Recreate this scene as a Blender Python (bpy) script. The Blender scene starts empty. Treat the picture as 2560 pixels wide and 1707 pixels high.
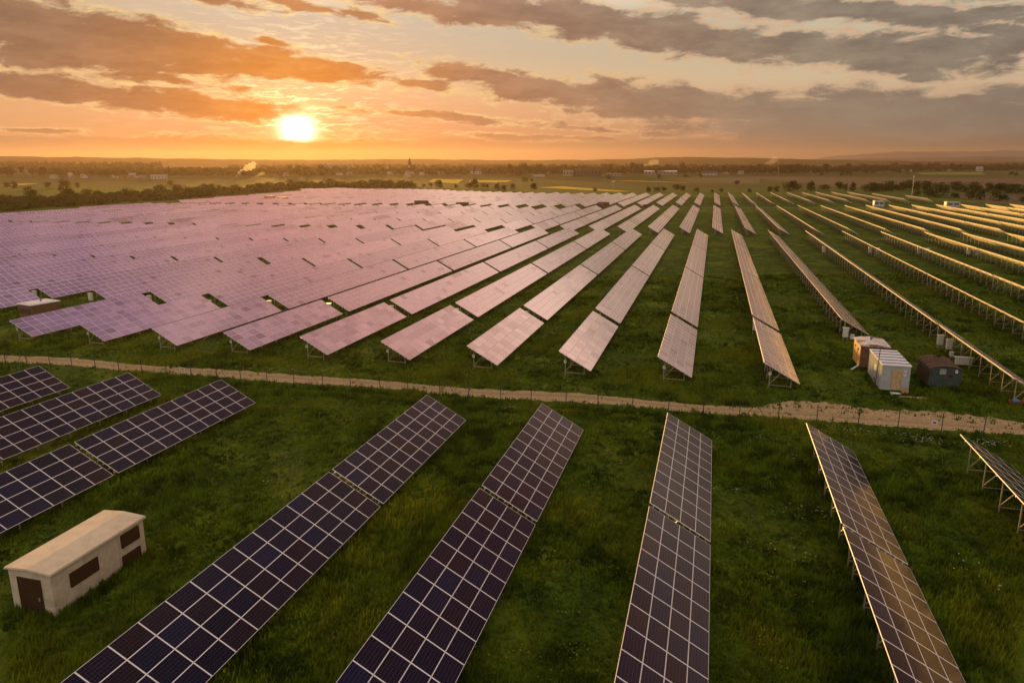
import bpy, bmesh, math, random
import numpy as np
from mathutils import Vector, Matrix
R = math.radians
random.seed(7)
sc = bpy.context.scene
COL = sc.collection

# ------------------------------------------------------------------ camera
CAM_H, CAM_PITCH, CAM_YAW = 21.445, 0.2389, 0.2623
cd = bpy.data.cameras.new('camera')
cd.sensor_width = 36.0
cd.lens = 36.0 * 1849.16 / 2560.0
cd.clip_start, cd.clip_end = 0.5, 60000.0
cam = bpy.data.objects.new('camera', cd)
cam.location = (0, 0, CAM_H)
cam.rotation_euler = (math.pi / 2 - CAM_PITCH, 0, CAM_YAW)
COL.objects.link(cam)
sc.camera = cam

# ------------------------------------------------------------------ exposure
sc.view_settings.view_transform = 'Standard'
sc.view_settings.look = 'None'
sc.view_settings.exposure = 0.6
sc.view_settings.gamma = 1.0
sc.cycles.max_bounces = 6
sc.cycles.diffuse_bounces = 2
sc.cycles.glossy_bounces = 3
sc.cycles.transmission_bounces = 3
sc.cycles.transparent_max_bounces = 6
sc.cycles.volume_bounces = 0
sc.cycles.sample_clamp_indirect = 4.0
sc.cycles.use_denoising = True

# ------------------------------------------------------------------ sun
SUN_EL, SUN_AZ = R(2.14), R(-15.03 - 15.60)      # azimuth measured from +Y towards +X
SUN_DIR = Vector((math.sin(SUN_AZ) * math.cos(SUN_EL), math.cos(SUN_AZ) * math.cos(SUN_EL), math.sin(SUN_EL)))
sl = bpy.data.lights.new('sun', 'SUN')
sl.energy = 5.0
sl.angle = R(2.5)
sl.color = (1.0, 0.53, 0.12)
so = bpy.data.objects.new('sun', sl)
so.rotation_euler = (-SUN_DIR).to_track_quat('-Z', 'Y').to_euler()
so.location = (0, 0, 100)
COL.objects.link(so)

# ------------------------------------------------------------------ sky
class NB:
    """small helper writing shader node graphs"""
    def __init__(s, tree):
        s.t = tree; s.n = tree.nodes; s.l = tree.links
    def new(s, kind, **kw):
        n = s.n.new(kind)
        for k, v in kw.items():
            setattr(n, k, v)
        return n
    def put(s, sock, v):
        if v is None: return
        if hasattr(v, 'is_output'): s.l.new(v, sock)
        else: sock.default_value = v
    def m(s, op, a, b=None, c=None, clamp=False):
        n = s.new('ShaderNodeMath', operation=op, use_clamp=clamp)
        s.put(n.inputs[0], a); s.put(n.inputs[1], b); s.put(n.inputs[2], c)
        return n.outputs[0]
    def vm(s, op, a, b=None):
        n = s.new('ShaderNodeVectorMath', operation=op)
        s.put(n.inputs[0], a); s.put(n.inputs[1], b)
        return n.outputs['Value'] if op in ('DOT_PRODUCT', 'LENGTH', 'DISTANCE') else n.outputs[0]
    def mix(s, f, a, b, mode='MIX', clamp=False):
        n = s.new('ShaderNodeMix', data_type='RGBA', blend_type=mode, clamp_result=clamp)
        s.put(n.inputs[0], f)
        s.put(n.inputs[6], a if hasattr(a, 'is_output') else tuple(a)[:3] + (1,))
        s.put(n.inputs[7], b if hasattr(b, 'is_output') else tuple(b)[:3] + (1,))
        return n.outputs[2]
    def ramp(s, f, stops, interp='LINEAR'):
        n = s.new('ShaderNodeValToRGB')
        cr = n.color_ramp; cr.interpolation = interp
        while len(cr.elements) > 1: cr.elements.remove(cr.elements[0])
        cr.elements[0].position = stops[0][0]; cr.elements[0].color = tuple(stops[0][1]) + (1,)
        for p, c in stops[1:]:
            e = cr.elements.new(p); e.color = tuple(c) + (1,)
        s.put(n.inputs[0], f)
        return n.outputs[0]
    def sstep(s, x, a, b):
        n = s.new('ShaderNodeMapRange', interpolation_type='SMOOTHSTEP', clamp=True)
        s.put(n.inputs[0], x); n.inputs[1].default_value = a; n.inputs[2].default_value = b
        return n.outputs[0]
    def noise(s, vec, scale=1.0, detail=5, rough=0.5, dist=0.0, out=0):
        n = s.new('ShaderNodeTexNoise')
        s.put(n.inputs['Vector'], vec); n.inputs['Scale'].default_value = scale
        n.inputs['Detail'].default_value = detail; n.inputs['Roughness'].default_value = rough
        n.inputs['Distortion'].default_value = dist
        return n.outputs[out]
    def xyz(s, x, y, z=0.0):
        n = s.new('ShaderNodeCombineXYZ'); s.put(n.inputs[0], x); s.put(n.inputs[1], y); s.put(n.inputs[2], z)
        return n.outputs[0]
    def sep(s, v):
        n = s.new('ShaderNodeSeparateXYZ'); s.put(n.inputs[0], v); return n.outputs

def L(r, g, b):
    """sRGB 0-255 to linear"""
    return tuple((c / 255 / 12.92) if c / 255 < .04045 else ((c / 255 + .055) / 1.055) ** 2.4 for c in (r, g, b))

# cloud banks: bearing and elevation of the centre, half width, half height (degrees), slant, weight
CLOUDS = [(-30.14, 7.77, 7.85, 1.57, -8.4, 1.3), (-22.42, 7.09, 5.46, 1.23, -13.2, 1.2), (-15.99, 6.58, 6.8, 0.69, -6.9, 1.1),
 (-30.09, 6.39, 5.52, 0.67, -0.7, 0.9), (-23.93, 5.38, 4.57, 0.25, -5.9, 0.8), (-29.15, 4.3, 6.92, 0.59, -6.3, 1.1),
 (-21.65, 3.73, 5.33, 0.69, -2.6, 1.2), (-31.83, 1.94, 3.31, 0.13, -1.1, 0.7), (-25.16, 1.21, 11.31, 0.29, -0.5, 0.5),
 (-6.88, 5.49, 2.85, 0.27, -7.9, 0.8), (-4.49, 6.23, 2.06, 0.36, -3.3, 0.9),
 (-11.79, 6.64, 1.84, 0.23, -6.3, 0.7), (2.37, 5.13, 7.35, 0.67, -8.8, 1.0), (12.18, 3.98, 12.86, 1.02, -5.8, 1.2),
 (25.51, 2.42, 14.65, 1.74, -3.3, 1.1), (30.59, 3.9, 6.6, 0.58, 2.1, 0.8), (-14.56, 10.31, 2.65, 0.33, -6.8, 0.8),
 (-11.32, 10.05, 1.81, 0.22, -9.2, 0.7), (-17.05, 7.97, 1.02, 0.22, -9.2, 0.7), (-3.64, 9.81, 2.82, 0.34, -6.7, 0.7),
 (0.75, 10.25, 10.33, 0.85, -4.8, 1.0), (11.94, 8.5, 9.02, 0.96, -6.6, 1.1), (21.57, 9.75, 13.97, 0.63, -7.8, 1.1),
 (23.44, 7.04, 8.73, 0.92, -7.2, 1.1), (29.5, 6.94, 6.65, 0.88, -3.9, 1.0), (31.7, 7.77, 2.71, 0.55, -13.6, 0.8),
 (-3.75, 3.08, 6.13, 0.22, -4.6, 0.8), (7.23, 2.2, 5.1, 0.19, -5.2, 0.6), (5.0, 1.65, 9.67, 0.16, -2.1, 0.5),
 (-17.29, 12.18, 14.2, 0.78, -2.0, 0.8), (9.93, 12.55, 35.91, 1.07, -4.9, 0.9), (-18.57, 10.21, 2.26, 0.27, -4.3, 0.5)]

def build_sky():
    w = bpy.data.worlds.new('World'); sc.world = w; w.use_nodes = True
    t = w.node_tree; t.nodes.clear(); b = NB(t)
    tc = b.new('ShaderNodeTexCoord')
    d = b.vm('NORMALIZE', tc.outputs['Generated'])
    x, y, z = b.sep(d)[:3]
    az = b.m('ADD', b.m('MULTIPLY', b.m('ARCTAN2', x, y), 57.2958), 15.03)
    el = b.m('MULTIPLY', b.m('ARCSINE', z), 57.2958)
    sdot = b.vm('DOT_PRODUCT', d, tuple(SUN_DIR))
    th = b.m('MULTIPLY', b.m('ARCCOSINE', b.m('MINIMUM', sdot, 0.9999999)), 57.2958)
    ae = b.xyz(az, el, 0)
    # density of the listed banks
    wob = b.noise(b.xyz(b.m('MULTIPLY', az, .12), b.m('MULTIPLY', el, .35), 3.1), 1.0, 4, .5, 0, 1)
    wobv = b.vm('MULTIPLY', b.vm('SUBTRACT', wob, (.5, .5, .5)), (3.8, .9, 0))
    ae2 = b.vm('ADD', ae, wobv)
    D = None
    for (a, e, rx, ry, rot, s_) in CLOUDS:
        mp = b.new('ShaderNodeMapping', vector_type='TEXTURE')
        b.put(mp.inputs[0], ae2)
        mp.inputs[1].default_value = (a, e, 0); mp.inputs[2].default_value = (0, 0, R(rot)); mp.inputs[3].default_value = (rx * 1.25, ry * 1.45, 1)
        ln = b.vm('LENGTH', mp.outputs[0])
        g = b.m('MULTIPLY', b.m('SUBTRACT', 1.0, ln), s_)
        D = g if D is None else b.m('MAXIMUM', D, g)
    D = b.m('MAXIMUM', D, -0.9)
    # high clouds above the picture: broken deck
    hi = b.noise(b.xyz(b.m('MULTIPLY', az, .05), b.m('MULTIPLY', el, .09), 9.0), 1.0, 4, .55)
    hid = b.m('MULTIPLY', b.m('SUBTRACT', hi, .44), 4.5)
    hif = b.sstep(el, 10.5, 14.0)
    D = b.m('ADD', b.m('MULTIPLY', D, b.m('SUBTRACT', 1.0, hif)), b.m('MULTIPLY', hid, hif))
    fine = b.noise(b.xyz(b.m('MULTIPLY', az, .34), b.m('MULTIPLY', el, 1.0), 0.7), 1.0, 9, .62, .3)
    fine2 = b.noise(b.xyz(b.m('MULTIPLY', az, .11), b.m('MULTIPLY', el, .75), 5.7), 1.0, 6, .55)
    dens = b.m('ADD', b.m('MULTIPLY', D, 1.0), b.m('MULTIPLY', b.m('SUBTRACT', fine, .5), 2.3))
    dens = b.m('ADD', dens, b.m('MULTIPLY', b.m('SUBTRACT', fine2, .5), 1.0))
    alpha = b.sstep(dens, -0.10, 0.42)
    edge = b.m('MULTIPLY', b.sstep(dens, -0.32, 0.02), b.m('SUBTRACT', 1.0, b.sstep(dens, 0.0, 0.34)))
    # clear air
    e90 = b.m('MULTIPLY', b.m('MAXIMUM', el, 0.0), 1 / 90)
    clear = b.ramp(b.m('POWER', e90, .5), [
        (0.0, L(188, 150, 118)), (.10, L(192, 148, 118)), (.16, L(226, 168, 132)), (.21, L(240, 190, 150)),
        (.25, L(236, 208, 172)), (.29, L(216, 204, 180)), (.335, L(210, 208, 194)), (.365, (1.35, 1.05, .80)), (.40, (2.1, 1.55, 1.1)), (.47, (1.45, .86, .60)), (.56, (1.02, .44, .34)), (.632, (.46, .22, .29)),
        (.69, (.28, .165, .34)), (.73, (.10, .08, .17)), (.80, (.07, .07, .14)), (1.0, (.2, .2, .3))])  # unseen stops above the view brightened and tinted for panel reflections
    # air to the right of the sun gets duller and cooler
    rgt = b.sstep(az, -12.0, 34.0)
    clear = b.mix(b.m('MULTIPLY', rgt, .60), clear, b.mix(b.sstep(el, 1.0, 6.0), L(150, 138, 122), L(240, 224, 186)))
    clear = b.mix(b.m('MULTIPLY', b.sstep(b.m('MULTIPLY', az, -1), 16.0, 34.0), .35), clear, L(244, 196, 134))
    # cloud bodies
    cn = b.noise(b.xyz(b.m('MULTIPLY', az, .22), b.m('MULTIPLY', el, .8), 2.2), 1.0, 6, .6)
    body = b.ramp(b.m('MULTIPLY', th, 1 / 60), [(0.0, L(240, 140, 50)), (.08, L(210, 128, 72)), (.16, L(166, 122, 98)), (.26, L(142, 114, 104)), (.6, L(138, 128, 118)), (1.0, L(120, 114, 110))])
    body2 = b.ramp(b.m('MULTIPLY', th, 1 / 60), [(0.0, L(255, 176, 84)), (.10, L(220, 148, 92)), (.24, L(170, 136, 118)), (.6, L(168, 156, 138)), (1.0, L(140, 130, 124))])
    body = b.mix(b.sstep(cn, .36, .66), body, body2)
    tex = b.noise(b.xyz(b.m('MULTIPLY', az, .8), b.m('MULTIPLY', el, 2.6), 7.7), 1.0, 7, .65, .4)
    tx = b.m('SUBTRACT', b.m('ADD', .80, b.m('MULTIPLY', tex, .42)), b.m('MULTIPLY', b.sstep(b.m('MULTIPLY', az, -1), 6.0, 26.0), .22))
    tvn = b.new('ShaderNodeVectorMath', operation='SCALE'); b.put(tvn.inputs[0], body); b.put(tvn.inputs['Scale'], tx); body = tvn.outputs[0]
    # the heavy bank low on the right is greyer
    low = b.m('MULTIPLY', b.sstep(az, -2.0, 24.0), b.m('SUBTRACT', 1.0, b.sstep(el, 3.0, 7.5)))
    body = b.mix(b.m('MULTIPLY', low, .6), body, L(156, 146, 130))
    body = b.mix(b.sstep(el, 9.5, 16.0), body, b.mix(1.0, clear, (.70, .66, .72), 'MULTIPLY'))
    # unseen sky to the right, darkened for panel reflections: red-brown low, navy high
    drk = b.m('MULTIPLY', b.m('MULTIPLY', b.sstep(az, 17.0, 33.0), b.m('SUBTRACT', 1.0, b.sstep(az, 70.0, 100.0))), b.m('MULTIPLY', b.sstep(el, 11.0, 24.0), b.m('SUBTRACT', 1.0, b.sstep(el, 58.0, 70.0))))
    drkc = b.ramp(e90, [(0.0, (.5, .24, .19)), (.16, (.55, .22, .19)), (.29, (.30, .09, .10)), (.40, (.09, .05, .12)), (.55, (.045, .045, .11))])
    bank = b.m('MULTIPLY', b.m('MULTIPLY', b.sstep(az, 37.0, 46.0), b.m('SUBTRACT', 1.0, b.sstep(az, 70.0, 95.0))), b.m('SUBTRACT', 1.0, b.sstep(el, 8.0, 15.0)))  # unseen low brown bank, shaped for reflections in the near right tables
    bankc = b.ramp(b.m('MULTIPLY', b.m('SUBTRACT', az, 36.0), .04), [(0.0, (.62, .40, .30)), (.25, (.42, .22, .16)), (.6, (.16, .075, .05)), (1.0, (.10, .05, .04))])
    col = b.mix(alpha, clear, body)
    edgecol = b.mix(b.sstep(th, 4.0, 40.0), L(255, 226, 160), L(244, 196, 160))
    col = b.mix(b.m('MULTIPLY', edge, b.m('MULTIPLY', b.m('SUBTRACT', 1.0, b.m('MULTIPLY', low, .6)), b.m('ADD', .12, b.m('MULTIPLY', b.sstep(tex, .40, .60), .80)))), col, edgecol)
    col = b.mix(b.m('MULTIPLY', drk, .93), col, drkc)
    # unseen sky behind the viewer and overhead, brightened warm for added ambient fill
    sky_fill = b.m('MAXIMUM', b.sstep(b.m('ABSOLUTE', b.m('SUBTRACT', az, 10.0)), 62.0, 95.0), b.sstep(el, 62.0, 74.0))
    col = b.mix(sky_fill, col, b.mix(b.sstep(fine2, .4, .62), (.86, .74, .62), (1.0, .84, .70)))
    # thin haze veil near the horizon
    veil = b.m('SUBTRACT', 1.0, b.sstep(el, 0.0, 2.6))
    vc = b.ramp(b.m('MULTIPLY', th, 1 / 60), [(0.0, L(255, 160, 60)), (.1, L(250, 160, 84)), (.28, L(222, 158, 112)), (.6, L(176, 146, 116)), (1.0, L(140, 128, 112))])
    col = b.mix(b.m('MULTIPLY', veil, .75), col, vc)
    # a low flat bank of cloud the sun is sinking into
    bn = b.noise(b.xyz(b.m('MULTIPLY', az, .10), b.m('MULTIPLY', el, .5), 12.0), 1.0, 6, .6)
    lb = b.m('SUBTRACT', 1.0, b.sstep(b.m('ADD', el, b.m('MULTIPLY', b.m('SUBTRACT', bn, .5), 1.6)), 1.25, 1.65))
    lbc = b.ramp(b.m('MULTIPLY', th, 1 / 60), [(0.0, L(250, 120, 24)), (.06, L(226, 120, 54)), (.14, L(178, 122, 94)), (.30, L(162, 134, 116)), (.7, L(150, 136, 118)), (1.0, L(130, 122, 112))])
    lbc = b.mix(b.sstep(el, .3, 1.1), b.mix(.35, lbc, L(226, 170, 128)), lbc)
    col = b.mix(b.m('MULTIPLY', lb, .85), col, lbc)
    col = b.mix(b.m('MULTIPLY', bank, .92), col, bankc)
    # light round the sun
    g1 = b.m('MULTIPLY', b.m('EXPONENT', b.m('MULTIPLY', b.m('POWER', b.m('MULTIPLY', th, 1 / .60), 1.35), -1.0)), 13.0)
    g2 = b.m('MULTIPLY', b.m('EXPONENT', b.m('MULTIPLY', th, -1 / 1.5)), .8)
    g3 = b.m('MULTIPLY', b.m('EXPONENT', b.m('MULTIPLY', th, -1 / 5.0)), .16)
    block = b.m('MULTIPLY', b.m('SUBTRACT', 1.0, b.m('MULTIPLY', alpha, .90)), b.m('SUBTRACT', 1.0, b.m('MULTIPLY', lb, .75)))
    bel = b.sstep(el, 0.2, 1.9)
    def scale(f, c):
        n = b.new('ShaderNodeVectorMath', operation='SCALE'); n.inputs[0].default_value = c; b.put(n.inputs['Scale'], f)
        return n.outputs[0]
    glow = b.vm('ADD', scale(b.m('MULTIPLY', g1, b.m('MULTIPLY', b.m('SUBTRACT', 1.0, b.m('MULTIPLY', lb, .93)), b.m('SUBTRACT', 1.0, b.m('MULTIPLY', alpha, .4)))), (1.0, .88, .62)),
                b.vm('ADD', scale(b.m('MULTIPLY', g2, block), (1.0, .66, .16)), scale(b.m('MULTIPLY', g3, block), (1.0, .42, .08))))
    lowk = b.m('ADD', .77, b.m('MULTIPLY', b.sstep(el, 9.0, 15.0), .23))
    sc_ = b.new('ShaderNodeVectorMath', operation='SCALE'); b.put(sc_.inputs[0], col); b.put(sc_.inputs['Scale'], lowk)
    wis = b.noise(b.xyz(b.m('MULTIPLY', az, .55), b.m('MULTIPLY', el, 3.4), 21.0), 1.0, 7, .6, .5)
    ws = b.m('MULTIPLY', b.m('MULTIPLY', b.sstep(wis, .50, .62), b.m('EXPONENT', b.m('MULTIPLY', th, -1 / 3.2))), b.m('MULTIPLY', block, b.sstep(el, 1.6, 2.6)))
    glow = b.vm('ADD', glow, scale(b.m('MULTIPLY', ws, 1.6), (1.0, .80, .42)))
    fin = b.vm('ADD', sc_.outputs[0], glow)
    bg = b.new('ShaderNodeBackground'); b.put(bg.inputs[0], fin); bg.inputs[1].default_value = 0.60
    # the clear sky behind everything
    sky = b.new('ShaderNodeTexSky', sky_type='NISHITA')
    sky.sun_disc = False; sky.sun_elevation = SUN_EL; sky.sun_rotation = SUN_AZ
    sky.air_density = 1.6; sky.dust_density = 3.0
    bs = b.new('ShaderNodeBackground'); b.put(bs.inputs[0], sky.outputs[0]); bs.inputs[1].default_value = 0.01
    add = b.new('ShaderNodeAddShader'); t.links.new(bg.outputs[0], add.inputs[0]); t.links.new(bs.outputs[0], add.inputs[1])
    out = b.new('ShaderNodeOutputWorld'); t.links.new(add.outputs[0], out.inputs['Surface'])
    w.cycles.sampling_method = 'MANUAL'; w.cycles.sample_map_resolution = 1024
build_sky()

# ------------------------------------------------------------------ scene helpers
def tag(o, label=None, cat=None, group=None, kind=None):
    if label: o['label'] = label
    if cat: o['category'] = cat
    if group: o['group'] = group
    if kind: o['kind'] = kind
    return o

def empty(name, loc, rz=0.0, label=None, cat=None, group=None, rx=0.0, size=0.5):
    o = bpy.data.objects.new(name, None); COL.objects.link(o)
    o.location = loc; o.rotation_euler = (rx, 0, rz); o.empty_display_size = size
    return tag(o, label, cat, group)

class MB:
    """collects boxes, bars, polygons into one mesh"""
    def __init__(s): s.v = []; s.f = []; s.mi = []; s.uv = {}
    def poly(s, pts, mi=0, uv=None):
        i = len(s.v); s.v += [tuple(p) for p in pts]
        s.f.append(tuple(range(i, i + len(pts)))); s.mi.append(mi)
        if uv: s.uv[len(s.f) - 1] = uv
    def box(s, c, d, mi=0, M=None):
        cx, cy, cz = c; dx, dy, dz = d[0] / 2, d[1] / 2, d[2] / 2
        p = [Vector((cx + a * dx, cy + b_ * dy, cz + e * dz)) for a in (-1, 1) for b_ in (-1, 1) for e in (-1, 1)]
        if M is not None: p = [M @ q for q in p]
        i = len(s.v); s.v += [tuple(q) for q in p]
        for f in ((0, 1, 3, 2), (4, 6, 7, 5), (0, 4, 5, 1), (2, 3, 7, 6), (0, 2, 6, 4), (1, 5, 7, 3)):
            s.f.append(tuple(i + k for k in f)); s.mi.append(mi)
    def bar(s, a, b_, w, h=None, mi=0, up=(0, 0, 1)):
        a, b_ = Vector(a), Vector(b_); h = h or w
        d = (b_ - a); ln = d.length; d.normalize()
        u = Vector(up)
        if abs(u.dot(d)) > .98: u = Vector((1, 0, 0))
        x = d.cross(u).normalized(); z = x.cross(d).normalized()
        M = Matrix((x, d, z)).transposed().to_4x4(); M.translation = (a + b_) / 2
        s.box((0, 0, 0), (w, ln, h), mi, M)
    def tube(s, a, b_, r0, r1=None, n=8, mi=0, cap=True):
        r1 = r0 if r1 is None else r1
        a, b_ = Vector(a), Vector(b_); d = (b_ - a).normalized()
        u = Vector((0, 0, 1)) if abs(d.z) < .9 else Vector((1, 0, 0))
        x = d.cross(u).normalized(); y = x.cross(d)
        i = len(s.v)
        for p, r in ((a, r0), (b_, r1)):
            for k in range(n):
                t = 2 * math.pi * k / n
                s.v.append(tuple(p + (x * math.cos(t) + y * math.sin(t)) * r))
        for k in range(n):
            s.f.append((i + k, i + (k + 1) % n, i + n + (k + 1) % n, i + n + k)); s.mi.append(mi)
        if cap:
            s.f.append(tuple(i + k for k in reversed(range(n)))); s.mi.append(mi)
            s.f.append(tuple(i + n + k for k in range(n))); s.mi.append(mi)
    def mesh(s, name, mats):
        me = bpy.data.meshes.new(name); me.from_pydata(s.v, [], s.f)
        for m in mats: me.materials.append(m)
        me.polygons.foreach_set('material_index', s.mi)
        if s.uv:
            uvl = me.uv_layers.new(name='UVMap')
            for fi, uv in s.uv.items():
                for k, li in enumerate(me.polygons[fi].loop_indices): uvl.data[li].uv = uv[k]
        me.update()
        return me
    def build(s, name, mats, parent=None, loc=(0, 0, 0), rot=(0, 0, 0), bevel=0.0, **kw):
        me = s.mesh(name, mats if isinstance(mats, (list, tuple)) else [mats])
        o = bpy.data.objects.new(name, me); COL.objects.link(o)
        o.location = loc; o.rotation_euler = rot; o.parent = parent
        if bevel:
            bm = bmesh.new(); bm.from_mesh(me); bmesh.ops.remove_doubles(bm, verts=bm.verts, dist=1e-5)
            bmesh.ops.recalc_face_normals(bm, faces=bm.faces)
            bmesh.ops.bevel(bm, geom=[e for e in bm.edges if len(e.link_faces) == 2 and e.calc_face_angle(0) > .5], offset=bevel, segments=2, affect='EDGES')
            bm.to_mesh(me); bm.free()
        return tag(o, **kw)

def place(name, me, parent=None, loc=(0, 0, 0), rot=(0, 0, 0), **kw):
    o = bpy.data.objects.new(name, me); COL.objects.link(o)
    o.location = loc; o.rotation_euler = rot; o.parent = parent
    return tag(o, **kw)

def sm(t): t = min(max(t, 0), 1); return t * t * (3 - 2 * t)
GX, GY = .0106, -.0079
def terr(x, y):
    X = min(max(x, -430), 160); Y = min(max(y, -100), 640)
    z = GX * X + GY * Y; t = sm((y - 700) / 900)
    return z * (1 - t) - 6 * t

def ordn(n):
    w = 'zeroth first second third fourth fifth sixth seventh eighth ninth tenth eleventh twelfth thirteenth fourteenth fifteenth sixteenth seventeenth eighteenth nineteenth twentieth'.split()
    if n <= 20: return w[n]
    if n % 10 == 0: return {30: 'thirtieth', 40: 'fortieth', 50: 'fiftieth'}[n]
    return {2: 'twenty', 3: 'thirty', 4: 'forty', 5: 'fifty'}[n // 10] + '-' + w[n % 10]

# ------------------------------------------------------------------ materials
def newmat(name):
    m = bpy.data.materials.new(name); m.use_nodes = True
    t = m.node_tree; t.nodes.clear(); b = NB(t)
    p = b.new('ShaderNodeBsdfPrincipled'); o = b.new('ShaderNodeOutputMaterial')
    t.links.new(p.outputs[0], o.inputs[0])
    return m, b, p

def mat_plain(name, col, rough=.6, metal=0.0, var=.12, scale=3.0, bump=0.0, spec=.5, stain=None):
    m, b, p = newmat(name)
    tc = b.new('ShaderNodeTexCoord')
    n = b.noise(tc.outputs['Object'], scale, 6, .6)
    c = b.mix(b.sstep(n, .3, .7), [v * (1 - var) for v in col], [min(1, v * (1 + var)) for v in col])
    if stain:
        n2 = b.noise(tc.outputs['Object'], scale * .37, 7, .7, .6)
        c = b.mix(b.m('MULTIPLY', b.sstep(n2, stain[1], stain[2]), stain[3]), c, stain[0])
    b.put(p.inputs['Base Color'], c); p.inputs['Metallic'].default_value = metal
    b.put(p.inputs['Roughness'], b.m('ADD', rough - .08, b.m('MULTIPLY', n, .16)))
    p.inputs['Specular IOR Level'].default_value = spec
    if bump:
        bp = b.new('ShaderNodeBump'); bp.inputs['Strength'].default_value = bump; bp.inputs['Distance'].default_value = .02
        b.put(bp.inputs['Height'], b.noise(tc.outputs['Object'], scale * 6, 5, .6)); b.t.links.new(bp.outputs[0], p.inputs['Normal'])
    return m

def mat_glass(name, matte):
    """photovoltaic glass: UV is in cells, ten along and six across each module"""
    m, b, p = newmat(name)
    uv = b.new('ShaderNodeUVMap').outputs[0]
    u, v, _ = b.sep(uv)[:3]
    fu, fv = b.m('FRACT', u), b.m('FRACT', v)
    def line(f, w): return b.m('LESS_THAN', b.m('ABSOLUTE', b.m('SUBTRACT', f, .5)), w)   # inside of a cell
    cell = b.m('MULTIPLY', line(fu, .5 - .013), line(fv, .5 - .020))
    bus = b.m('LESS_THAN', b.m('ABSOLUTE', b.m('SUBTRACT', b.m('FRACT', b.m('MULTIPLY', v, 3.0)), .5)), .03)
    oi = b.new('ShaderNodeObjectInfo').outputs['Random']
    mod = b.xyz(b.m('FLOOR', b.m('MULTIPLY', u, .1)), b.m('FLOOR', b.m('MULTIPLY', v, 1 / 6)), b.m('MULTIPLY', oi, 97.0))
    wn = b.new('ShaderNodeTexWhiteNoise', noise_dimensions='3D'); b.put(wn.inputs[0], mod)
    cn = b.new('ShaderNodeTexWhiteNoise', noise_dimensions='3D')
    b.put(cn.inputs[0], b.xyz(b.m('FLOOR', u), b.m('FLOOR', v), b.m('MULTIPLY', oi, 31.0)))
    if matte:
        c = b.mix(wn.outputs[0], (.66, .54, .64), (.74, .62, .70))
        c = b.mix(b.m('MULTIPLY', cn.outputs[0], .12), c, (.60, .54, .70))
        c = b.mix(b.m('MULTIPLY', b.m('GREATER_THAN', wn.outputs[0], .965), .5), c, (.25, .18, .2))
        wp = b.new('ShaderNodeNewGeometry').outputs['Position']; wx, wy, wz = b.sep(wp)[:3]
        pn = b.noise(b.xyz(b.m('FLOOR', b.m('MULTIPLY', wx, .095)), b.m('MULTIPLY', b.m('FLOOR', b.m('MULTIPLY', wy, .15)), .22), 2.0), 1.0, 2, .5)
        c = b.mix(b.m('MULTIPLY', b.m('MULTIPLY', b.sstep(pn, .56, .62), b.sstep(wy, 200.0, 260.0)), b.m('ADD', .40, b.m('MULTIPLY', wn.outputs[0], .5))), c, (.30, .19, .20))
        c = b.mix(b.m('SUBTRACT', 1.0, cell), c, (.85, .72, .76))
    else:
        c = b.ramp(wn.outputs[0], [(0, (.004, .003, .012)), (.3, (.009, .006, .024)), (.5, (.013, .006, .016)), (.72, (.018, .006, .009)), (.85, (.005, .005, .020)), (1.0, (.010, .010, .040))])
        c = b.mix(b.m('MULTIPLY', cn.outputs[0], .3), c, (.009, .009, .026))
        c = b.mix(b.m('MULTIPLY', bus, .6), c, (.085, .072, .085))
        c = b.mix(b.m('SUBTRACT', 1.0, cell), c, (.10, .085, .10))
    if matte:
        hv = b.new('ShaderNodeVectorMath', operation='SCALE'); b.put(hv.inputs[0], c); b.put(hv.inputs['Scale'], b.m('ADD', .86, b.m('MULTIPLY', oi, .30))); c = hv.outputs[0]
    b.put(p.inputs['Base Color'], c)
    tc = b.new('ShaderNodeTexCoord')
    if matte:
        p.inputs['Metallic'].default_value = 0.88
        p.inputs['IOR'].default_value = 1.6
        b.put(p.inputs['Roughness'], b.m('ADD', .13, b.m('MULTIPLY', wn.outputs[0], .03)))
        sc_ = .005
    else:
        p.inputs['IOR'].default_value = 1.28
        b.put(p.inputs['Roughness'], b.m('ADD', .13, b.m('MULTIPLY', wn.outputs[0], .05)))
        sc_ = .004
    # every module sits a hair out of plane with its neighbours
    g = b.new('ShaderNodeNewGeometry')
    jit = b.vm('MULTIPLY', b.vm('SUBTRACT', wn.outputs[1], (.5, .5, .5)), (sc_ * 2, sc_ * 2, sc_ * 2))
    nn = b.vm('NORMALIZE', b.vm('ADD', g.outputs['Normal'], jit))
    b.t.links.new(nn.node.outputs[0], p.inputs['Normal'])
    return m

M = {}
M['glass'] = mat_glass('solar_glass_dark', False)
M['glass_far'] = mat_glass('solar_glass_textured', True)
M['alu'] = mat_plain('anodised_aluminium', (.88, .82, .84), .45, 0.0, .06, 5)
M['alu_far'] = mat_plain('weathered_aluminium', (.95, .80, .86), .45, .05, .06, 5)
M['back_near'] = mat_plain('dark_backsheet', (.13, .12, .115), .6, 0, .05, 2)
M['back'] = mat_plain('panel_backsheet', (.68, .66, .60), .5, 0, .05, 2)
M['steel'] = mat_plain('galvanised_steel', (.38, .35, .28), .4, .25, .18, 6, .1)
M['post'] = mat_plain('dark_green_fence_steel', (.045, .050, .040), .55, .2, .2, 4)
M['cab'] = mat_plain('cabinet_paint', (.58, .57, .54), .4, 0, .06, 2, 0, .5, (L(90, 80, 66), .58, .8, .35))
M['concrete'] = mat_plain('rendered_concrete', (.50, .42, .32), .85, 0, .14, 2.2, .6, .3, (L(120, 104, 84), .50, .75, .5))
M['roofc'] = mat_plain('pale_concrete_roof', (.66, .54, .40), .8, 0, .08, 1.4, .2, .3, (L(150, 128, 104), .45, .8, .45))
M['louvre'] = mat_plain('brown_louvre_metal', L(70, 44, 28), .5, .1, .12, 6)
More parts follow.
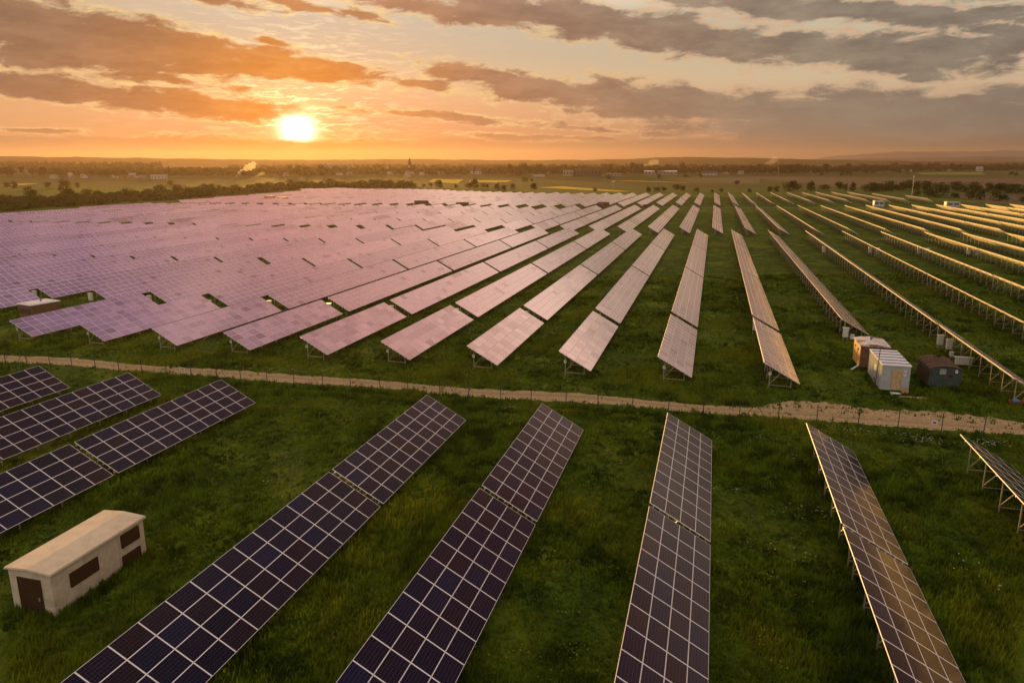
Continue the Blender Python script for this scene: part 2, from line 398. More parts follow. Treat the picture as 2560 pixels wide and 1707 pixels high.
M['door'] = mat_plain('brown_metal_door', L(62, 38, 24), .5, .1, .12, 3)
M['white'] = mat_plain('chalky_white_paint', (.70, .69, .70), .5, 0, .06, 2, .05, .4, (L(150, 130, 110), .55, .8, .4))
M['grey'] = mat_plain('grey_corrugated_paint', (.40, .42, .43), .5, .1, .1, 3, .1, .4, (L(110, 100, 90), .5, .8, .4))
M['blue'] = mat_plain('faded_blue_paint', L(92, 100, 140), .5, 0, .12, 4)
M['yel'] = mat_plain('ochre_paint_and_sun_gold', L(196, 150, 92), .6, 0, .12, 2, .1, .4, (L(110, 78, 46), .5, .8, .6))
M['brown'] = mat_plain('brown_cabin_boards', L(112, 84, 62), .75, 0, .18, 2.5, .2, .3, (L(70, 50, 36), .5, .8, .6))
M['rust'] = mat_plain('rusty_sheet', L(84, 64, 50), .75, .1, .3, 2.5, .3, .3, (L(60, 36, 24), .45, .7, .7))
M['teal'] = mat_plain('worn_blue_green_paint', L(58, 74, 74), .6, .1, .15, 2.5, .1, .4, (L(90, 70, 50), .52, .72, .7))
M['dark'] = mat_plain('dark_rubber', (.02, .02, .02), .7)
M['glassd'] = mat_plain('dark_window_glass', (.02, .022, .025), .1)
M['red'] = mat_plain('red_sign_paint', L(190, 60, 46), .5)
M['wood'] = mat_plain('weathered_board', L(176, 150, 110), .7, 0, .2, 5)
M['bluep'] = mat_plain('bright_blue_plastic', L(60, 110, 170), .35)
M['tubc'] = mat_plain('clay_brown_trough_paint', L(128, 72, 46), .7, 0, .2, 4)

# ------------------------------------------------------------------ terrain
def mat_ground():
    m, b, p = newmat('meadow_ground')
    g = b.new('ShaderNodeNewGeometry').outputs['Position']
    gx, gy, gz = b.sep(g)[:3]
    big = b.noise(g, .035, 5, .55)
    mid = b.noise(g, .22, 6, .6, .6)
    rows = b.noise(b.xyz(b.m('MULTIPLY', gx, .9), b.m('MULTIPLY', gy, .10), 0), 1.0, 5, .55, .8)
    sml = b.noise(g, 2.6, 8, .72)
    tin = b.noise(g, 11.0, 5, .7)
    c = b.mix(b.sstep(sml, .30, .72), (.006, .018, .0015), (.078, .138, .007))
    c = b.mix(b.m('MULTIPLY', b.sstep(mid, .42, .7), .55), c, (.17, .20, .010))
    c = b.mix(b.m('MULTIPLY', b.sstep(big, .5, .68), .35), c, (.12, .13, .010))  # broad yellowish turf patches, with sunlit tone put into the colour
    c = b.mix(b.m('MULTIPLY', b.sstep(rows, .52, .68), .40), c, (.007, .017, .002))
    c = b.mix(b.m('MULTIPLY', b.sstep(tin, .55, .8), .45), c, (.10, .125, .012))
    # worn, yellower turf far away
    far = b.sstep(gy, 640.0, 900.0)
    fn = b.noise(b.xyz(b.m('MULTIPLY', gx, .004), b.m('MULTIPLY', gy, .016), 4), 1.0, 4, .5)
    fc = b.ramp(fn, [(.30, (.030, .048, .008)), (.42, (.050, .060, .010)), (.5, (.075, .066, .016)), (.58, (.036, .056, .009)), (.7, (.080, .070, .020))])
    c = b.mix(far, c, fc)
    b.put(p.inputs['Base Color'], c); p.inputs['Roughness'].default_value = .9; p.inputs['Specular IOR Level'].default_value = .1
    h = b.m('ADD', b.m('MULTIPLY', sml, .55), b.m('ADD', b.m('MULTIPLY', mid, .9), b.m('MULTIPLY', tin, .18)))
    bp = b.new('ShaderNodeBump'); bp.inputs['Strength'].default_value = 1.0; bp.inputs['Distance'].default_value = .28
    b.put(bp.inputs['Height'], h); b.t.links.new(bp.outputs[0], p.inputs['Normal'])
    return m
M['ground'] = mat_ground()

def axis(lst):
    out = []
    for a, b_, n in lst: out += list(np.linspace(a, b_, n, endpoint=False))
    out.append(lst[-1][1]); return np.array(out)
def grid_mesh(name, xs, ys, zf, mat, smooth=True):
    nx, ny = len(xs), len(ys)
    v = np.array([(x, y, zf(x, y)) for y in ys for x in xs], dtype=np.float32)
    idx = np.arange(nx * ny).reshape(ny, nx)
    q = np.stack([idx[:-1, :-1], idx[:-1, 1:], idx[1:, 1:], idx[1:, :-1]], -1).reshape(-1, 4)
    me = bpy.data.meshes.new(name); me.from_pydata(v.tolist(), [], q.tolist())
    me.materials.append(mat)
    if smooth: me.polygons.foreach_set('use_smooth', [True] * len(me.polygons))
    return me
def wob(x, y):
    """low swells in the turf of the nearest meadow"""
    if y > 110 or y < -20 or abs(x) > 110: return 0.0
    k = sm((110 - y) / 30) * sm((110 - abs(x)) / 30)
    return k * (.07 * math.sin(x * .31 + 1.3 * math.sin(y * .17)) + .06 * math.sin(y * .43 + x * .21))
gx_ = axis([(-8200, -1500, 20), (-1500, -430, 22), (-430, -110, 26), (-110, 60, 130), (60, 160, 14), (160, 1500, 26), (1500, 8200, 20)])
gy_ = axis([(-8200, -200, 14), (-200, 0, 10), (0, 120, 110), (120, 640, 40), (640, 1700, 36), (1700, 8200, 20)])
place('ground', grid_mesh('ground', gx_, gy_, lambda x, y: terr(x, y) + wob(x, y), M['ground']), kind='structure')

# gravel road: ragged strip laid a little above the turf
def mat_road():
    m, b, p = newmat('gravel')
    g = b.new('ShaderNodeNewGeometry').outputs['Position']
    gx, gy, gz = b.sep(g)[:3]
    n = b.noise(g, 7.0, 8, .75); n2 = b.noise(g, .7, 5, .6)
    v = b.new('ShaderNodeTexVoronoi'); b.put(v.inputs['Vector'], g); v.inputs['Scale'].default_value = 9.0
    c = b.mix(b.sstep(n, .3, .7), L(134, 112, 80), L(218, 188, 144))
    c = b.mix(b.m('MULTIPLY', b.sstep(v.outputs[0], .35, .7), .5), c, L(104, 86, 66))
    c = b.mix(b.m('MULTIPLY', b.sstep(n2, .56, .74), .5), c, L(120, 104, 66))
    # wheel tracks paler, crown with some grass
    tr = b.m('ABSOLUTE', b.m('SUBTRACT', gy, 66.85))
    crown = b.m('MULTIPLY', b.m('SUBTRACT', 1.0, b.sstep(tr, .05, .55)), b.sstep(n, .45, .62))
    c = b.mix(b.m('MULTIPLY', crown, .9), c, L(98, 92, 44))
    b.put(p.inputs['Base Color'], c); p.inputs['Roughness'].default_value = .9; p.inputs['Specular IOR Level'].default_value = .2
    bp = b.new('ShaderNodeBump'); bp.inputs['Strength'].default_value = .8; bp.inputs['Distance'].default_value = .06
    b.put(bp.inputs['Height'], b.m('ADD', n, v.outputs[0])); b.t.links.new(bp.outputs[0], p.inputs['Normal'])
    return m
M['road'] = mat_road()
def rnd1(x, k): return (math.sin(x * 1.7 + k) + math.sin(x * 4.3 + 2 * k) * .6 + math.sin(x * 11.1 + 3 * k) * .35) / 2
def road_edges(x):
    lo = 65.35 + .22 * rnd1(x * .9, 1) + .06 * rnd1(x * 5, 3)
    hi = 68.25 + .24 * rnd1(x * .8, 5) + .08 * rnd1(x * 6, 2)
    if 4 < x < 30:
        t = sm((x - 4) / 5) * (1 - sm((x - 21) / 9)); hi += 2.7 * t + .5 * t * rnd1(x * 2.2, 4) - .9 * t * math.exp(-((x - 15.5) / 2.0) ** 2)
    return lo, hi
def make_road():
    mb = MB(); xs = np.arange(-140, 62, .35); pts = []
    for x in xs:
        lo, hi = road_edges(x); row = []
        for k in range(9):
            y = lo + (hi - lo) * k / 8
            e = .05 if 0 < k < 8 else -.02
            row.append((x, y, terr(x, y) + wob(x, y) + e + .012 * rnd1(x * 3 + k, k)))
        pts.append(row)
    for a, b_ in zip(pts[:-1], pts[1:]):
        for k in range(8): mb.poly((a[k], b_[k], b_[k + 1], a[k + 1]))
    o = mb.build('road', M['road'], kind='structure')
    for p in o.data.polygons: p.use_smooth = True
make_road()

def grass_track():
    m = mat_plain('pale_mown_track', (.16, .15, .04), .9, 0, .25, .4)
    xs = np.linspace(-75, 180, 60); mb = MB()
    for a, b_ in zip(xs[:-1], xs[1:]):
        q = [(x, y + .5 * math.sin(x * .1), terr(x, y) + .06) for x, y in ((a, 424), (b_, 424), (b_, 428.5), (a, 428.5))]
        mb.poly(q)
    mb.build('grass_track', m, kind='structure')
grass_track()

# fields beyond the solar farm
def field(name, quad, mat, lift=.15, n=10):
    mb = MB(); (a, b_, c_, d_) = [Vector(p) for p in quad]
    def P(u, v):
        q = (a * (1 - u) + b_ * u) * (1 - v) + (d_ * (1 - u) + c_ * u) * v
        return (q.x, q.y, terr(q.x, q.y) + lift)
    for i in range(n):
        for j in range(n):
            mb.poly((P(i / n, j / n), P((i + 1) / n, j / n), P((i + 1) / n, (j + 1) / n), P(i / n, (j + 1) / n)))
    o = mb.build(name, mat, kind='structure')
    return o
def mat_field(name, c1, c2, sx, sy):
    m, b, p = newmat(name)
    g = b.new('ShaderNodeNewGeometry').outputs['Position']; gx, gy, gz = b.sep(g)[:3]
    n = b.noise(b.xyz(b.m('MULTIPLY', gx, sx), b.m('MULTIPLY', gy, sy), 0), 1.0, 6, .6)
    b.put(p.inputs['Base Color'], b.mix(b.sstep(n, .35, .65), c1, c2)); p.inputs['Roughness'].default_value = .95
    p.inputs['Specular IOR Level'].default_value = .1
    return m
RAPE = mat_field('rapeseed_bloom', (.42, .28, .02), (.52, .36, .03), .02, .08)
PLOW = mat_field('ploughed_soil', (.085, .056, .034), (.115, .078, .048), .01, .09)
PLOW2 = mat_field('pale_stubble', (.08, .062, .032), (.10, .078, .042), .01, .09)
GRN = mat_field('young_wheat', (.14, .17, .03), (.17, .20, .035), .01, .06)
for q in ([(-335, 1012), (-284, 1030), (-300, 1118), (-370, 1126)], [(-176, 1140), (-28, 978), (-40, 1004), (-100, 1085)],
          [(-190, 812), (-86, 690), (-74, 700), (-168, 850)], [(-409, 868), (-385, 872), (-415, 940), (-441, 930)],
          [(-410, 1050), (-335, 965), (-396, 1172), (-455, 1190)], [(-320, 1026), (-290, 1002), (-314, 1084), (-357, 1120)],
          [(-905, 780), (-885, 800), (-925, 862), (-940, 845)]):
    field('rapeseed_field', q, RAPE, .22)
field('ploughed_field', [(120, 800), (470, 760), (640, 1390), (50, 1445)], PLOW, .12, 16)
field('stubble_field', [(-20, 965), (50, 935), (80, 1430), (-80, 1215)], PLOW2, .17)
field('stubble_field', [(152, 478), (205, 480), (330, 690), (168, 662)], PLOW2, .12)
field('wheat_field', [(415, 1750), (545, 1780), (650, 2170), (480, 2065)], GRN, .16)
field('wheat_field', [(560, 1500), (900, 1500), (1300, 2500), (700, 2300)], mat_field('meadow_green', (.05, .08, .014), (.065, .095, .016), .01, .05), .14)

# ------------------------------------------------------------------ solar tables
TILT, LOWH = .512, .80
CT, ST = math.cos(TILT), math.sin(TILT)
ML, MW = 1.66, 1.0
def sp(s, off=0.0):
    """point on the slope: s metres down from the high edge, off metres above the glass plane"""
    return ((s - 2) * CT + off * ST, LOWH + (4 - s) * ST + off * CT)

def module_mesh(glass, alu):
    mb = MB(); hl, hw, b1, b2, t = 1.64 / 2, .990 / 2, (.025), .017, .038
    P = lambda y, s, z: (s * CT + z * ST, y, -s * ST + z * CT)
    # glass face a hair below the frame lip
    mb.poly([P(-hl + b1, -hw + b2, -.004), P(-hl + b1, hw - b2, -.004), P(hl - b1, hw - b2, -.004), P(hl - b1, -hw + b2, -.004)][::1], 0,
            [(0, 0), (0, 6), (10, 6), (10, 0)])
    for (y0, y1, s0, s1) in ((-hl, -hl + b1, -hw, hw), (hl - b1, hl, -hw, hw), (-hl + b1, hl - b1, -hw, -hw + b2), (-hl + b1, hl - b1, hw - b2, hw)):
        mb.poly([P(y0, s0, 0), P(y0, s1, 0), P(y1, s1, 0), P(y1, s0, 0)], 1)
    for (a, c) in (((-hl, -hw), (-hl, hw)), ((-hl, hw), (hl, hw)), ((hl, hw), (hl, -hw)), ((hl, -hw), (-hl, -hw))):
        mb.poly([P(*a, -t), P(*c, -t), P(*c, 0), P(*a, 0)], 1)
    mb.poly([P(-hl, -hw, -t * .4), P(hl, -hw, -t * .4), P(hl, hw, -t * .4), P(-hl, hw, -t * .4)], 2)
    return mb.mesh('module', [glass, alu, M['back_near'] if glass is M['glass'] else M['back']])

def array_mesh(nm, glass, alu, rows=4):
    mb = MB(); b1, b2, t = .042, .030, .038
    P = lambda y, s, z: (sp(s, z)[0], y, sp(s, z)[1])
    for i in range(nm):
        for j in range(rows):
            y0, s0 = i * ML, j * MW; y1, s1 = y0 + ML, s0 + MW
            mb.poly([P(y0 + b1, s0 + b2, -.004), P(y0 + b1, s1 - b2, -.004), P(y1 - b1, s1 - b2, -.004), P(y1 - b1, s0 + b2, -.004)], 0,
                    [(i * 10, j * 6), (i * 10, j * 6 + 6), (i * 10 + 10, j * 6 + 6), (i * 10 + 10, j * 6)])
            mb.poly([P(y0, s0, 0), P(y0, s1, 0), P(y0 + b1, s1, 0), P(y0 + b1, s0, 0)], 1)
            mb.poly([P(y1 - b1, s0, 0), P(y1 - b1, s1, 0), P(y1, s1, 0), P(y1, s0, 0)], 1)
            mb.poly([P(y0 + b1, s0, 0), P(y0 + b1, s0 + b2, 0), P(y1 - b1, s0 + b2, 0), P(y1 - b1, s0, 0)], 1)
            mb.poly([P(y0 + b1, s1 - b2, 0), P(y0 + b1, s1, 0), P(y1 - b1, s1, 0), P(y1 - b1, s1 - b2, 0)], 1)
    Y = nm * ML
    for (a, c) in (((0, 0), (0, 4)), ((0, 4), (Y, 4)), ((Y, 4), (Y, 0)), ((Y, 0), (0, 0))):
        mb.poly([P(*a, -t), P(*c, -t), P(*c, 0), P(*a, 0)], 1)
    mb.poly([P(0, 0, -t * .5), P(Y, 0, -t * .5), P(Y, 4, -t * .5), P(0, 4, -t * .5)], 2)
    return mb, [glass, alu, M['back']]

PUR = (.28, .72, 1.28, 1.72, 2.28, 2.72, 3.28, 3.72)
def purlin_into(mb, s, y0, y1, mi=0):
    a = sp(s, -.085); mb.bar((a[0], y0, a[1]), (a[0], y1, a[1]), .05, .085, mi, (0, 0, 1))
XR, XF = sp(.75)[0], sp(3.1)[0]
def trestle_into(mb, y, mi=0):
    r0, r1 = sp(.35, -.165), sp(3.65, -.165)
    mb.bar((r0[0], y, r0[1]), (r1[0], y, r1[1]), .05, .10, mi)                      # rafter
    zr, zf = sp(.75, -.2)[1], sp(3.1, -.2)[1]
    mb.bar((XR, y, -.35), (XR, y, zr), .07, .07, mi, (0, 1, 0))                      # rear post
    mb.bar((XF, y, -.35), (XF, y, zf), .07, .07, mi, (0, 1, 0))                      # front post
    q = sp(2.0, -.2); mb.bar((XR, y + .03, .42), (q[0], y + .03, q[1]), .05, .05, mi)  # brace
    mb.bar((XR, y - .03, .36), (XF, y - .03, .33), .05, .05, mi)                     # ground tie
def one(fn, name, mats):
    mb = MB(); fn(mb); return mb.mesh(name, mats)
TRESTLE = one(lambda mb: trestle_into(mb, 0.0), 'trestle', [M['steel']])

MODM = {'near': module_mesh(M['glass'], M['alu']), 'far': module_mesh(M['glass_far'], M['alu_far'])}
PURM = {}
def purlin_mesh(nm):
    if nm not in PURM:
        PURM[nm] = [one(lambda mb, s=s: purlin_into(mb, s, -.12, nm * ML + .12), 'purlin', [M['steel']]) for s in PUR]
    return PURM[nm]
ARR = {}
def arr_mesh(nm, glass='glass_far', alu='alu_far', full=False):
    k = (nm, glass, full)
    if k not in ARR:
        mb, mats = array_mesh(nm, M[glass], M[alu])
        if full:
            mats = mats + [M['steel']]
            for s in PUR: purlin_into(mb, s, -.12, nm * ML + .12, 3)
            n = max(2, int(nm * ML / 3.3) + 1)
            for i in range(n): trestle_into(mb, .5 + (nm * ML - 1.0) * i / (n - 1), 3)
        ARR[k] = mb.mesh('solar_table' if full else 'panel_field', mats)
    return ARR[k]
MARK = one(lambda mb: (mb.box((0, 0, 0), (.26, .02, .30), 0), mb.box((0, -.014, .03), (.10, .008, .12), 1)), 'number_plate', [M['white'], M['dark']])

RX = math.atan(GY)
def table(x, y0, nm, lod, label, group, plate=False, glass='far'):
    z = terr(x, y0)
    if lod == 2:
        return place('solar_table', arr_mesh(nm, full=True), None, (x, y0, z), (RX, 0, 0), label=label, cat='solar table', group=group)
    t = empty('solar_table', (x, y0, z), 0, label, 'solar table', group, RX)
    g, a = ('glass', 'alu') if glass == 'near' else ('glass_far', 'alu_far')
    if lod == 0:
        me = MODM[glass]
        for i in range(nm):
            for j in range(4):
                q = sp(j + .5); place('module', me, t, (q[0], (i + .5) * ML, q[1]), (random.uniform(-.0012, .0012), random.uniform(-.0012, .0012), 0))
    else:
        place('panel_field', arr_mesh(nm, g, a), t)
    for pm in purlin_mesh(nm): place('purlin', pm, t)
    n = max(2, int(nm * ML / 3.3) + 1)
    for i in range(n): place('trestle', TRESTLE, t, (0, .5 + (nm * ML - 1.0) * i / (n - 1), 0))
    if plate: place('number_plate', MARK, t, (XR, .36, 1.55))
    return t

HA, = (math.radians(15.03),)
def visible(x, y0, y1, m=4.0):
    """is any of the strip inside the picture's field of view (with a margin)"""
    for y in (y0, (y0 + y1) / 2, y1):
        c, s = math.cos(HA), math.sin(HA)
        X, Y = x * c + y * s, -x * s + y * c
        if Y > 0 and abs(X) < Y * .70 + m and Y > 20: return True
    return False

# the near meadow: tables of ten and fourteen modules beside each other
NEARX = [(-62.2, 'third'), (-51.5, 'second'), (-41.25, 'first'), (-20.9, ''), (-10.84, ''), (-.74, ''), (9.45, ''), (19.76, '')]
NL = {-62.2: ('leftmost dark blue table at the left edge of the near meadow', None),
      -51.5: ('dark blue table between two others left of the fence brace, ending by the road', 'hidden second half of the middle left dark table'),
      -41.25: ('dark table behind the concrete hut with its tip at the braced fence post', 'dark table half cut by the left edge just above the concrete hut roof'),
      -20.9: ('upper table of the long dark diagonal row right of the concrete hut', 'long dark table running to the bottom edge right of the concrete hut'),
      -10.84: ('reddish upper table of the near row right of the diagonal one', 'dark table reaching the bottom edge left of the upright near row'),
      -.74: ('upper table of the near upright row with a gold left edge', 'lower table of the near upright row at the bottom edge'),
      9.45: ('table with its top corner gleaming peach below the road flare', 'brown mirroring table running to the bottom right corner'),
      19.76: ('dark table tip with golden posts at the right edge of the near meadow', None)}
for x, _ in NEARX:
    l1, l2 = NL[x]
    table(x, 56.34 - 16.6, 10, 0, l1, 'dark tables of the near meadow', glass='near')
    if l2 and x != -51.5:
        table(x, 56.34 - 16.6 - .42 - 14 * ML, 14, 0, l2, 'dark tables of the near meadow', glass='near')

# the big field: rows and how far they reach
ROWS1 = [-2.8 + 0, 7.5, 18.2, 28.9, 39.3, 49.8, 61.5, 71.3, 82.5, 93.5]
LEFT1 = [-13.1, -23.3, -33.5, -43.7, -53.9, -64.1, -74.85, -86.2, -97.8, -109.4, -121.2, -133.0, -144.5, -156.0]
x = -156.0
while x > -332: x -= 10.95; LEFT1.append(round(x, 2))
rows1 = sorted(ROWS1 + LEFT1)
ROWS2 = [1.8, 11.9, 22.0, 32.3, 42.5, 53.1, 64.4, 74.6, 85.6, 96.5, 108, 120, 131.3, 142.6, -8.6, -18.7, -28.6, -38.2, -48, -58, -68.6, -79.3, -90.2, -101.5, -112.9, -124.2]
x = -124.2
while x > -372: x -= 10.9; ROWS2.append(round(x, 2))
rows2 = sorted(ROWS2)
ROWS3 = [2, 11.8, 21.9, 32.1, 42.7, 54.5, 65.7, 75.7, 87, 98.4, 109, 122.5, -9, -19.1, -29.4, -39.7, -50, -60.3, -70.6, -80.9, -91, -101.2, -112.6, -123.5]
x = -123.5
while x > -410: x -= 10.9; ROWS3.append(round(x, 2))
rows3 = sorted(ROWS3)
bx, by = zip(*[(-332, 290), (-349, 315), (-352, 402), (-356, 470), (-362, 484), (-380, 582), (-390, 660), (-416, 705)])
def ymin(x):       # left limit of the field
    return 0 if x > -332 else float(np.interp(-x, [-v for v in bx], by))
def y3a(x): return float(np.interp(x, [-400, -166, -145, -123, -89, -50, -20, 24, 34, 56, 88, 124, 150], [440, 429, 425, 414, 409, 420, 432, 436, 452, 462, 478, 489, 500]))
def y3b(x): return float(np.interp(x, [-411, -397, -355, -314, -257, -199, -156, -128, -104, -60, 20, 60, 104, 110, 118, 124], [732, 752, 729, 727, 694, 643, 622, 613, 602, 599, 597, 612, 615, 575, 545, 543]))
def y2a(x): return float(np.interp(x, [-340, -228, -154, -100, -50, 0, 30, 60, 140], [262, 258, 251, 249.5, 247.5, 248.5, 249.5, 253, 262]))
def y2b(x): return float(np.interp(x, [-360, -149, -128, -106, -88, -40, 60, 85, 110, 142], [400, 397, 396, 389, 383, 398, 403, 409, 416, 421]))
CAND = []          # (distance, block, x, y0, modules, index from the near end)
def run(block, x, y0, y1, seq):
    y = y0; k = 1
    for nm in seq:
        left = y1 - y
        if left < 6: break
        nm = min(nm, max(4, int(left / ML)))
        L_ = nm * ML
        if y >= ymin(x) - 2 and visible(x, y, y + L_): CAND.append((math.hypot(x, y + L_ / 2), block, x, round(y, 2), nm, k))
        y += L_ + (2.05 if (block == 1 and k == 1) else 1.15); k += 1
for x in rows1:
    if x > 16 and x < 20:  run(1, x, 99.5, 242, (28, 28, 28)); continue
    if abs(x + 97.8) < .1: run(1, x, 99.5, 242, (28, 28, 28)); continue
    run(1, x, 74.2, 241.6, (14, 28, 28, 28))
for x in rows2: run(2, x, y2a(x), y2b(x) + .5, (20, 28, 28, 28))
for x in rows3:
    ya = max(y3a(x), ymin(x)); run(3, x, ya, y3b(x), (28,) * 8)
CAND.sort()
near, rest = CAND[:284], CAND[284:]
def rowname(block, x):
    rr = {1: rows1, 2: rows2, 3: rows3}[block]
    ref = min(range(len(rr)), key=lambda i: abs(rr[i] - (18.2 if block == 1 else 22.0)))
    k = rr.index(x) - ref
    if k == 0: return 'row in line with the white trailer'
    side = 'left' if k < 0 else 'right'
    return f'{ordn(abs(k))} row {side} of the white trailer'
GR = {1: 'tables of the block beside the road', 2: 'tables between the two grass aisles', 3: 'tables behind the far aisle'}
for d, blk, x, y0, nm, k in near:
    first = blk == 1 and k == 1
    lod = 2
    if first and -87 < x < 10: lod = 0
    elif blk == 1 and x > -30: lod = 1
    elif blk == 2 and x > 0 and d < 330: lod = 1
    where = {1: 'from the road', 2: 'past the first grass aisle', 3: 'past the far aisle'}[blk]
    rn = rowname(blk, x); rn = rn[0].upper() + rn[1:]
    table(x, y0, nm, lod, f'{rn}, {ordn(k)} table {where}', GR[blk], plate=(first and lod == 0))
# everything farther: one object
mb = MB()
for d, blk, x, y0, nm, k in rest:
    L_ = nm * ML; z0 = terr(x, y0)
    def P(y, s, off): a = sp(s, off); return (x + a[0], y0 + y, z0 + a[1] + GY * y)
    for i in range(0, nm, 7):
        n2 = min(7, nm - i); ya, yb = i * ML, (i + n2) * ML
        dz = random.uniform(-.02, .02)
        mb.poly([P(ya, 0, dz), P(ya, 4, dz), P(yb, 4, dz), P(yb, 0, dz)], 0, [(i * 10, k * 70), (i * 10, k * 70 + 24), ((i + n2) * 10, k * 70 + 24), ((i + n2) * 10, k * 70)])
    mb.poly([P(0, 0, -.1), P(L_, 0, -.1), P(L_, 4, -.1), P(0, 4, -.1)], 1)
    for (a, c) in (((0, 0), (0, 4)), ((0, 4), (L_, 4)), ((L_, 4), (L_, 0)), ((L_, 0), (0, 0))):
        mb.poly([P(a[0], a[1], -.1), P(c[0], c[1], -.1), P(c[0], c[1], .02), P(a[0], a[1], .02)], 2)
    if x > -60:
        n = max(2, int(L_ / 6.6) + 1)
        for i in range(n):
            y = .5 + (L_ - 1) * i / (n - 1)
            for s in (.75, 3.1):
                a = sp(s, -.12); mb.bar((x + a[0], y0 + y, z0 + GY * y - .2), (x + a[0], y0 + y, z0 + GY * y + a[1]), .12, .12, 3, (0, 1, 0))
            a, c_ = sp(.75, 0), sp(2.2, -.12); mb.bar((x + a[0], y0 + y, z0 + GY * y + .4), (x + c_[0], y0 + y, z0 + GY * y + c_[1]), .08, .08, 3)
if rest:
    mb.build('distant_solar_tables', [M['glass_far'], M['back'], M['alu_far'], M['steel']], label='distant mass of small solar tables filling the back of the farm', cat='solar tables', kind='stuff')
print('TABLES', len(CAND), len(near), len(rest), near[-1][0])

# ------------------------------------------------------------------ buildings and cabins near the road
def gable_hut():
    gz = -.55
    t = empty('transformer_hut', (-31.4, 28.45, gz), 0, 'pale concrete hut with low gabled roof and brown louvres in the near meadow', 'hut')
    w, l, h = 2.6, 6.2, 2.42
    mb = MB(); mb.box((0, 0, h / 2 - .2), (w, l, h + .4)); 
    for y in (-1.1, 1.2): mb.box((w / 2, y, h / 2), (.012, .05, h))     # render joints
    mb.build('wall', M['concrete'], t, bevel=.02)
    mb = MB(); ov, ridge, th = .10, .10, .10
    X, Y = w / 2 + ov, l / 2 + ov
    for s in (-1, 1):
        a = [(s * X, -Y, h), (s * X, Y, h), (0, Y, h + ridge), (0, -Y, h + ridge)]
        lo = a if s > 0 else a[::-1]
        mb.poly([(p[0], p[1], p[2] + th) for p in lo]); mb.poly([p for p in lo[::-1]])
        mb.poly([(s * X, -Y, h), (s * X, Y, h), (s * X, Y, h + th), (s * X, -Y, h + th)])
        for yy in (-Y, Y): mb.poly([(s * X, yy, h), (0, yy, h + ridge), (0, yy, h + ridge + th), (s * X, yy, h + th)])
    mb.build('roof', M['roofc'], t)
    gt = MB()
    for s in (-1, 1): gt.bar((s * (X + .03), -Y, h - .01), (s * (X + .03), Y, h - .01), .07, .06)
    gt.build('gutter', M['steel'], t)
    pl = MB(); pl.box((0, 0, .02), (w + .08, l + .08, .34)); pl.build('plinth', mat_plain('stained_plinth', (.24, .20, .15), .9, 0, .2, 3, .4, .3, (L(50, 60, 26), .45, .7, .6)), t)
    def louvre(y0, y1, z0, z1, nm):
        mb = MB(); mb.box((w / 2 + .012, (y0 + y1) / 2, (z0 + z1) / 2), (.05, y1 - y0, z1 - z0))
        n = int((z1 - z0) / .09)
        for i in range(n): mb.bar((w / 2 + .045, y0 + .04, z0 + .05 + i * .09), (w / 2 + .045, y1 - .04, z0 + .05 + i * .09), .03, .045)
        o = mb.build(nm, M['louvre'], t)
        fr = MB()
        for a, c in (((y0, z0), (y0, z1)), ((y1, z0), (y1, z1)), ((y0, z1), (y1, z1)), ((y0, z0), (y1, z0))): fr.bar((w / 2 + .04, a[0], a[1]), (w / 2 + .04, c[0], c[1]), .05, .05)
        fr.build('frame', M['door'], o)
        return o
    louvre(-2.05, -.30, 1.15, 1.88, 'louvre'); louvre(1.38, 2.66, 1.45, 2.18, 'louvre')
    d = louvre(1.32, 2.62, .05, .95, 'side_door'); 
    mb = MB(); mb.box((-.05, -l / 2 - .012, 1.0), (1.42, .05, 2.05)); d = mb.build('door', M['door'], t)
    mb = MB()
    for a, c in (((-.74, 0), (-.74, 2.04)), ((.64, 0), (.64, 2.04)), ((-.76, 2.04), (.66, 2.04))): mb.bar((a[0], -l / 2 - .03, a[1]), (c[0], -l / 2 - .03, c[1]), .05, .05)
    mb.build('frame', M['louvre'], d)
    MB_ = MB(); MB_.box((.48, -l / 2 - .06, 1.0), (.05, .06, .16)); MB_.build('handle', M['steel'], d)
gable_hut()

def corr(mb, x0, x1, y, z0, z1, mi=0, axis='x', step=.14, dep=.02, sgn=-1):
    """corrugation ribs on a wall"""
    n = max(1, int((x1 - x0) / step))
    for i in range(n):
        c = x0 + (i + .5) * (x1 - x0) / n
        if axis == 'x': mb.box((c, y + sgn * dep / 2, (z0 + z1) / 2), (step * .45, dep, z1 - z0), mi)
        else: mb.box((y + sgn * dep / 2, c, (z0 + z1) / 2), (dep, step * .45, z1 - z0), mi)

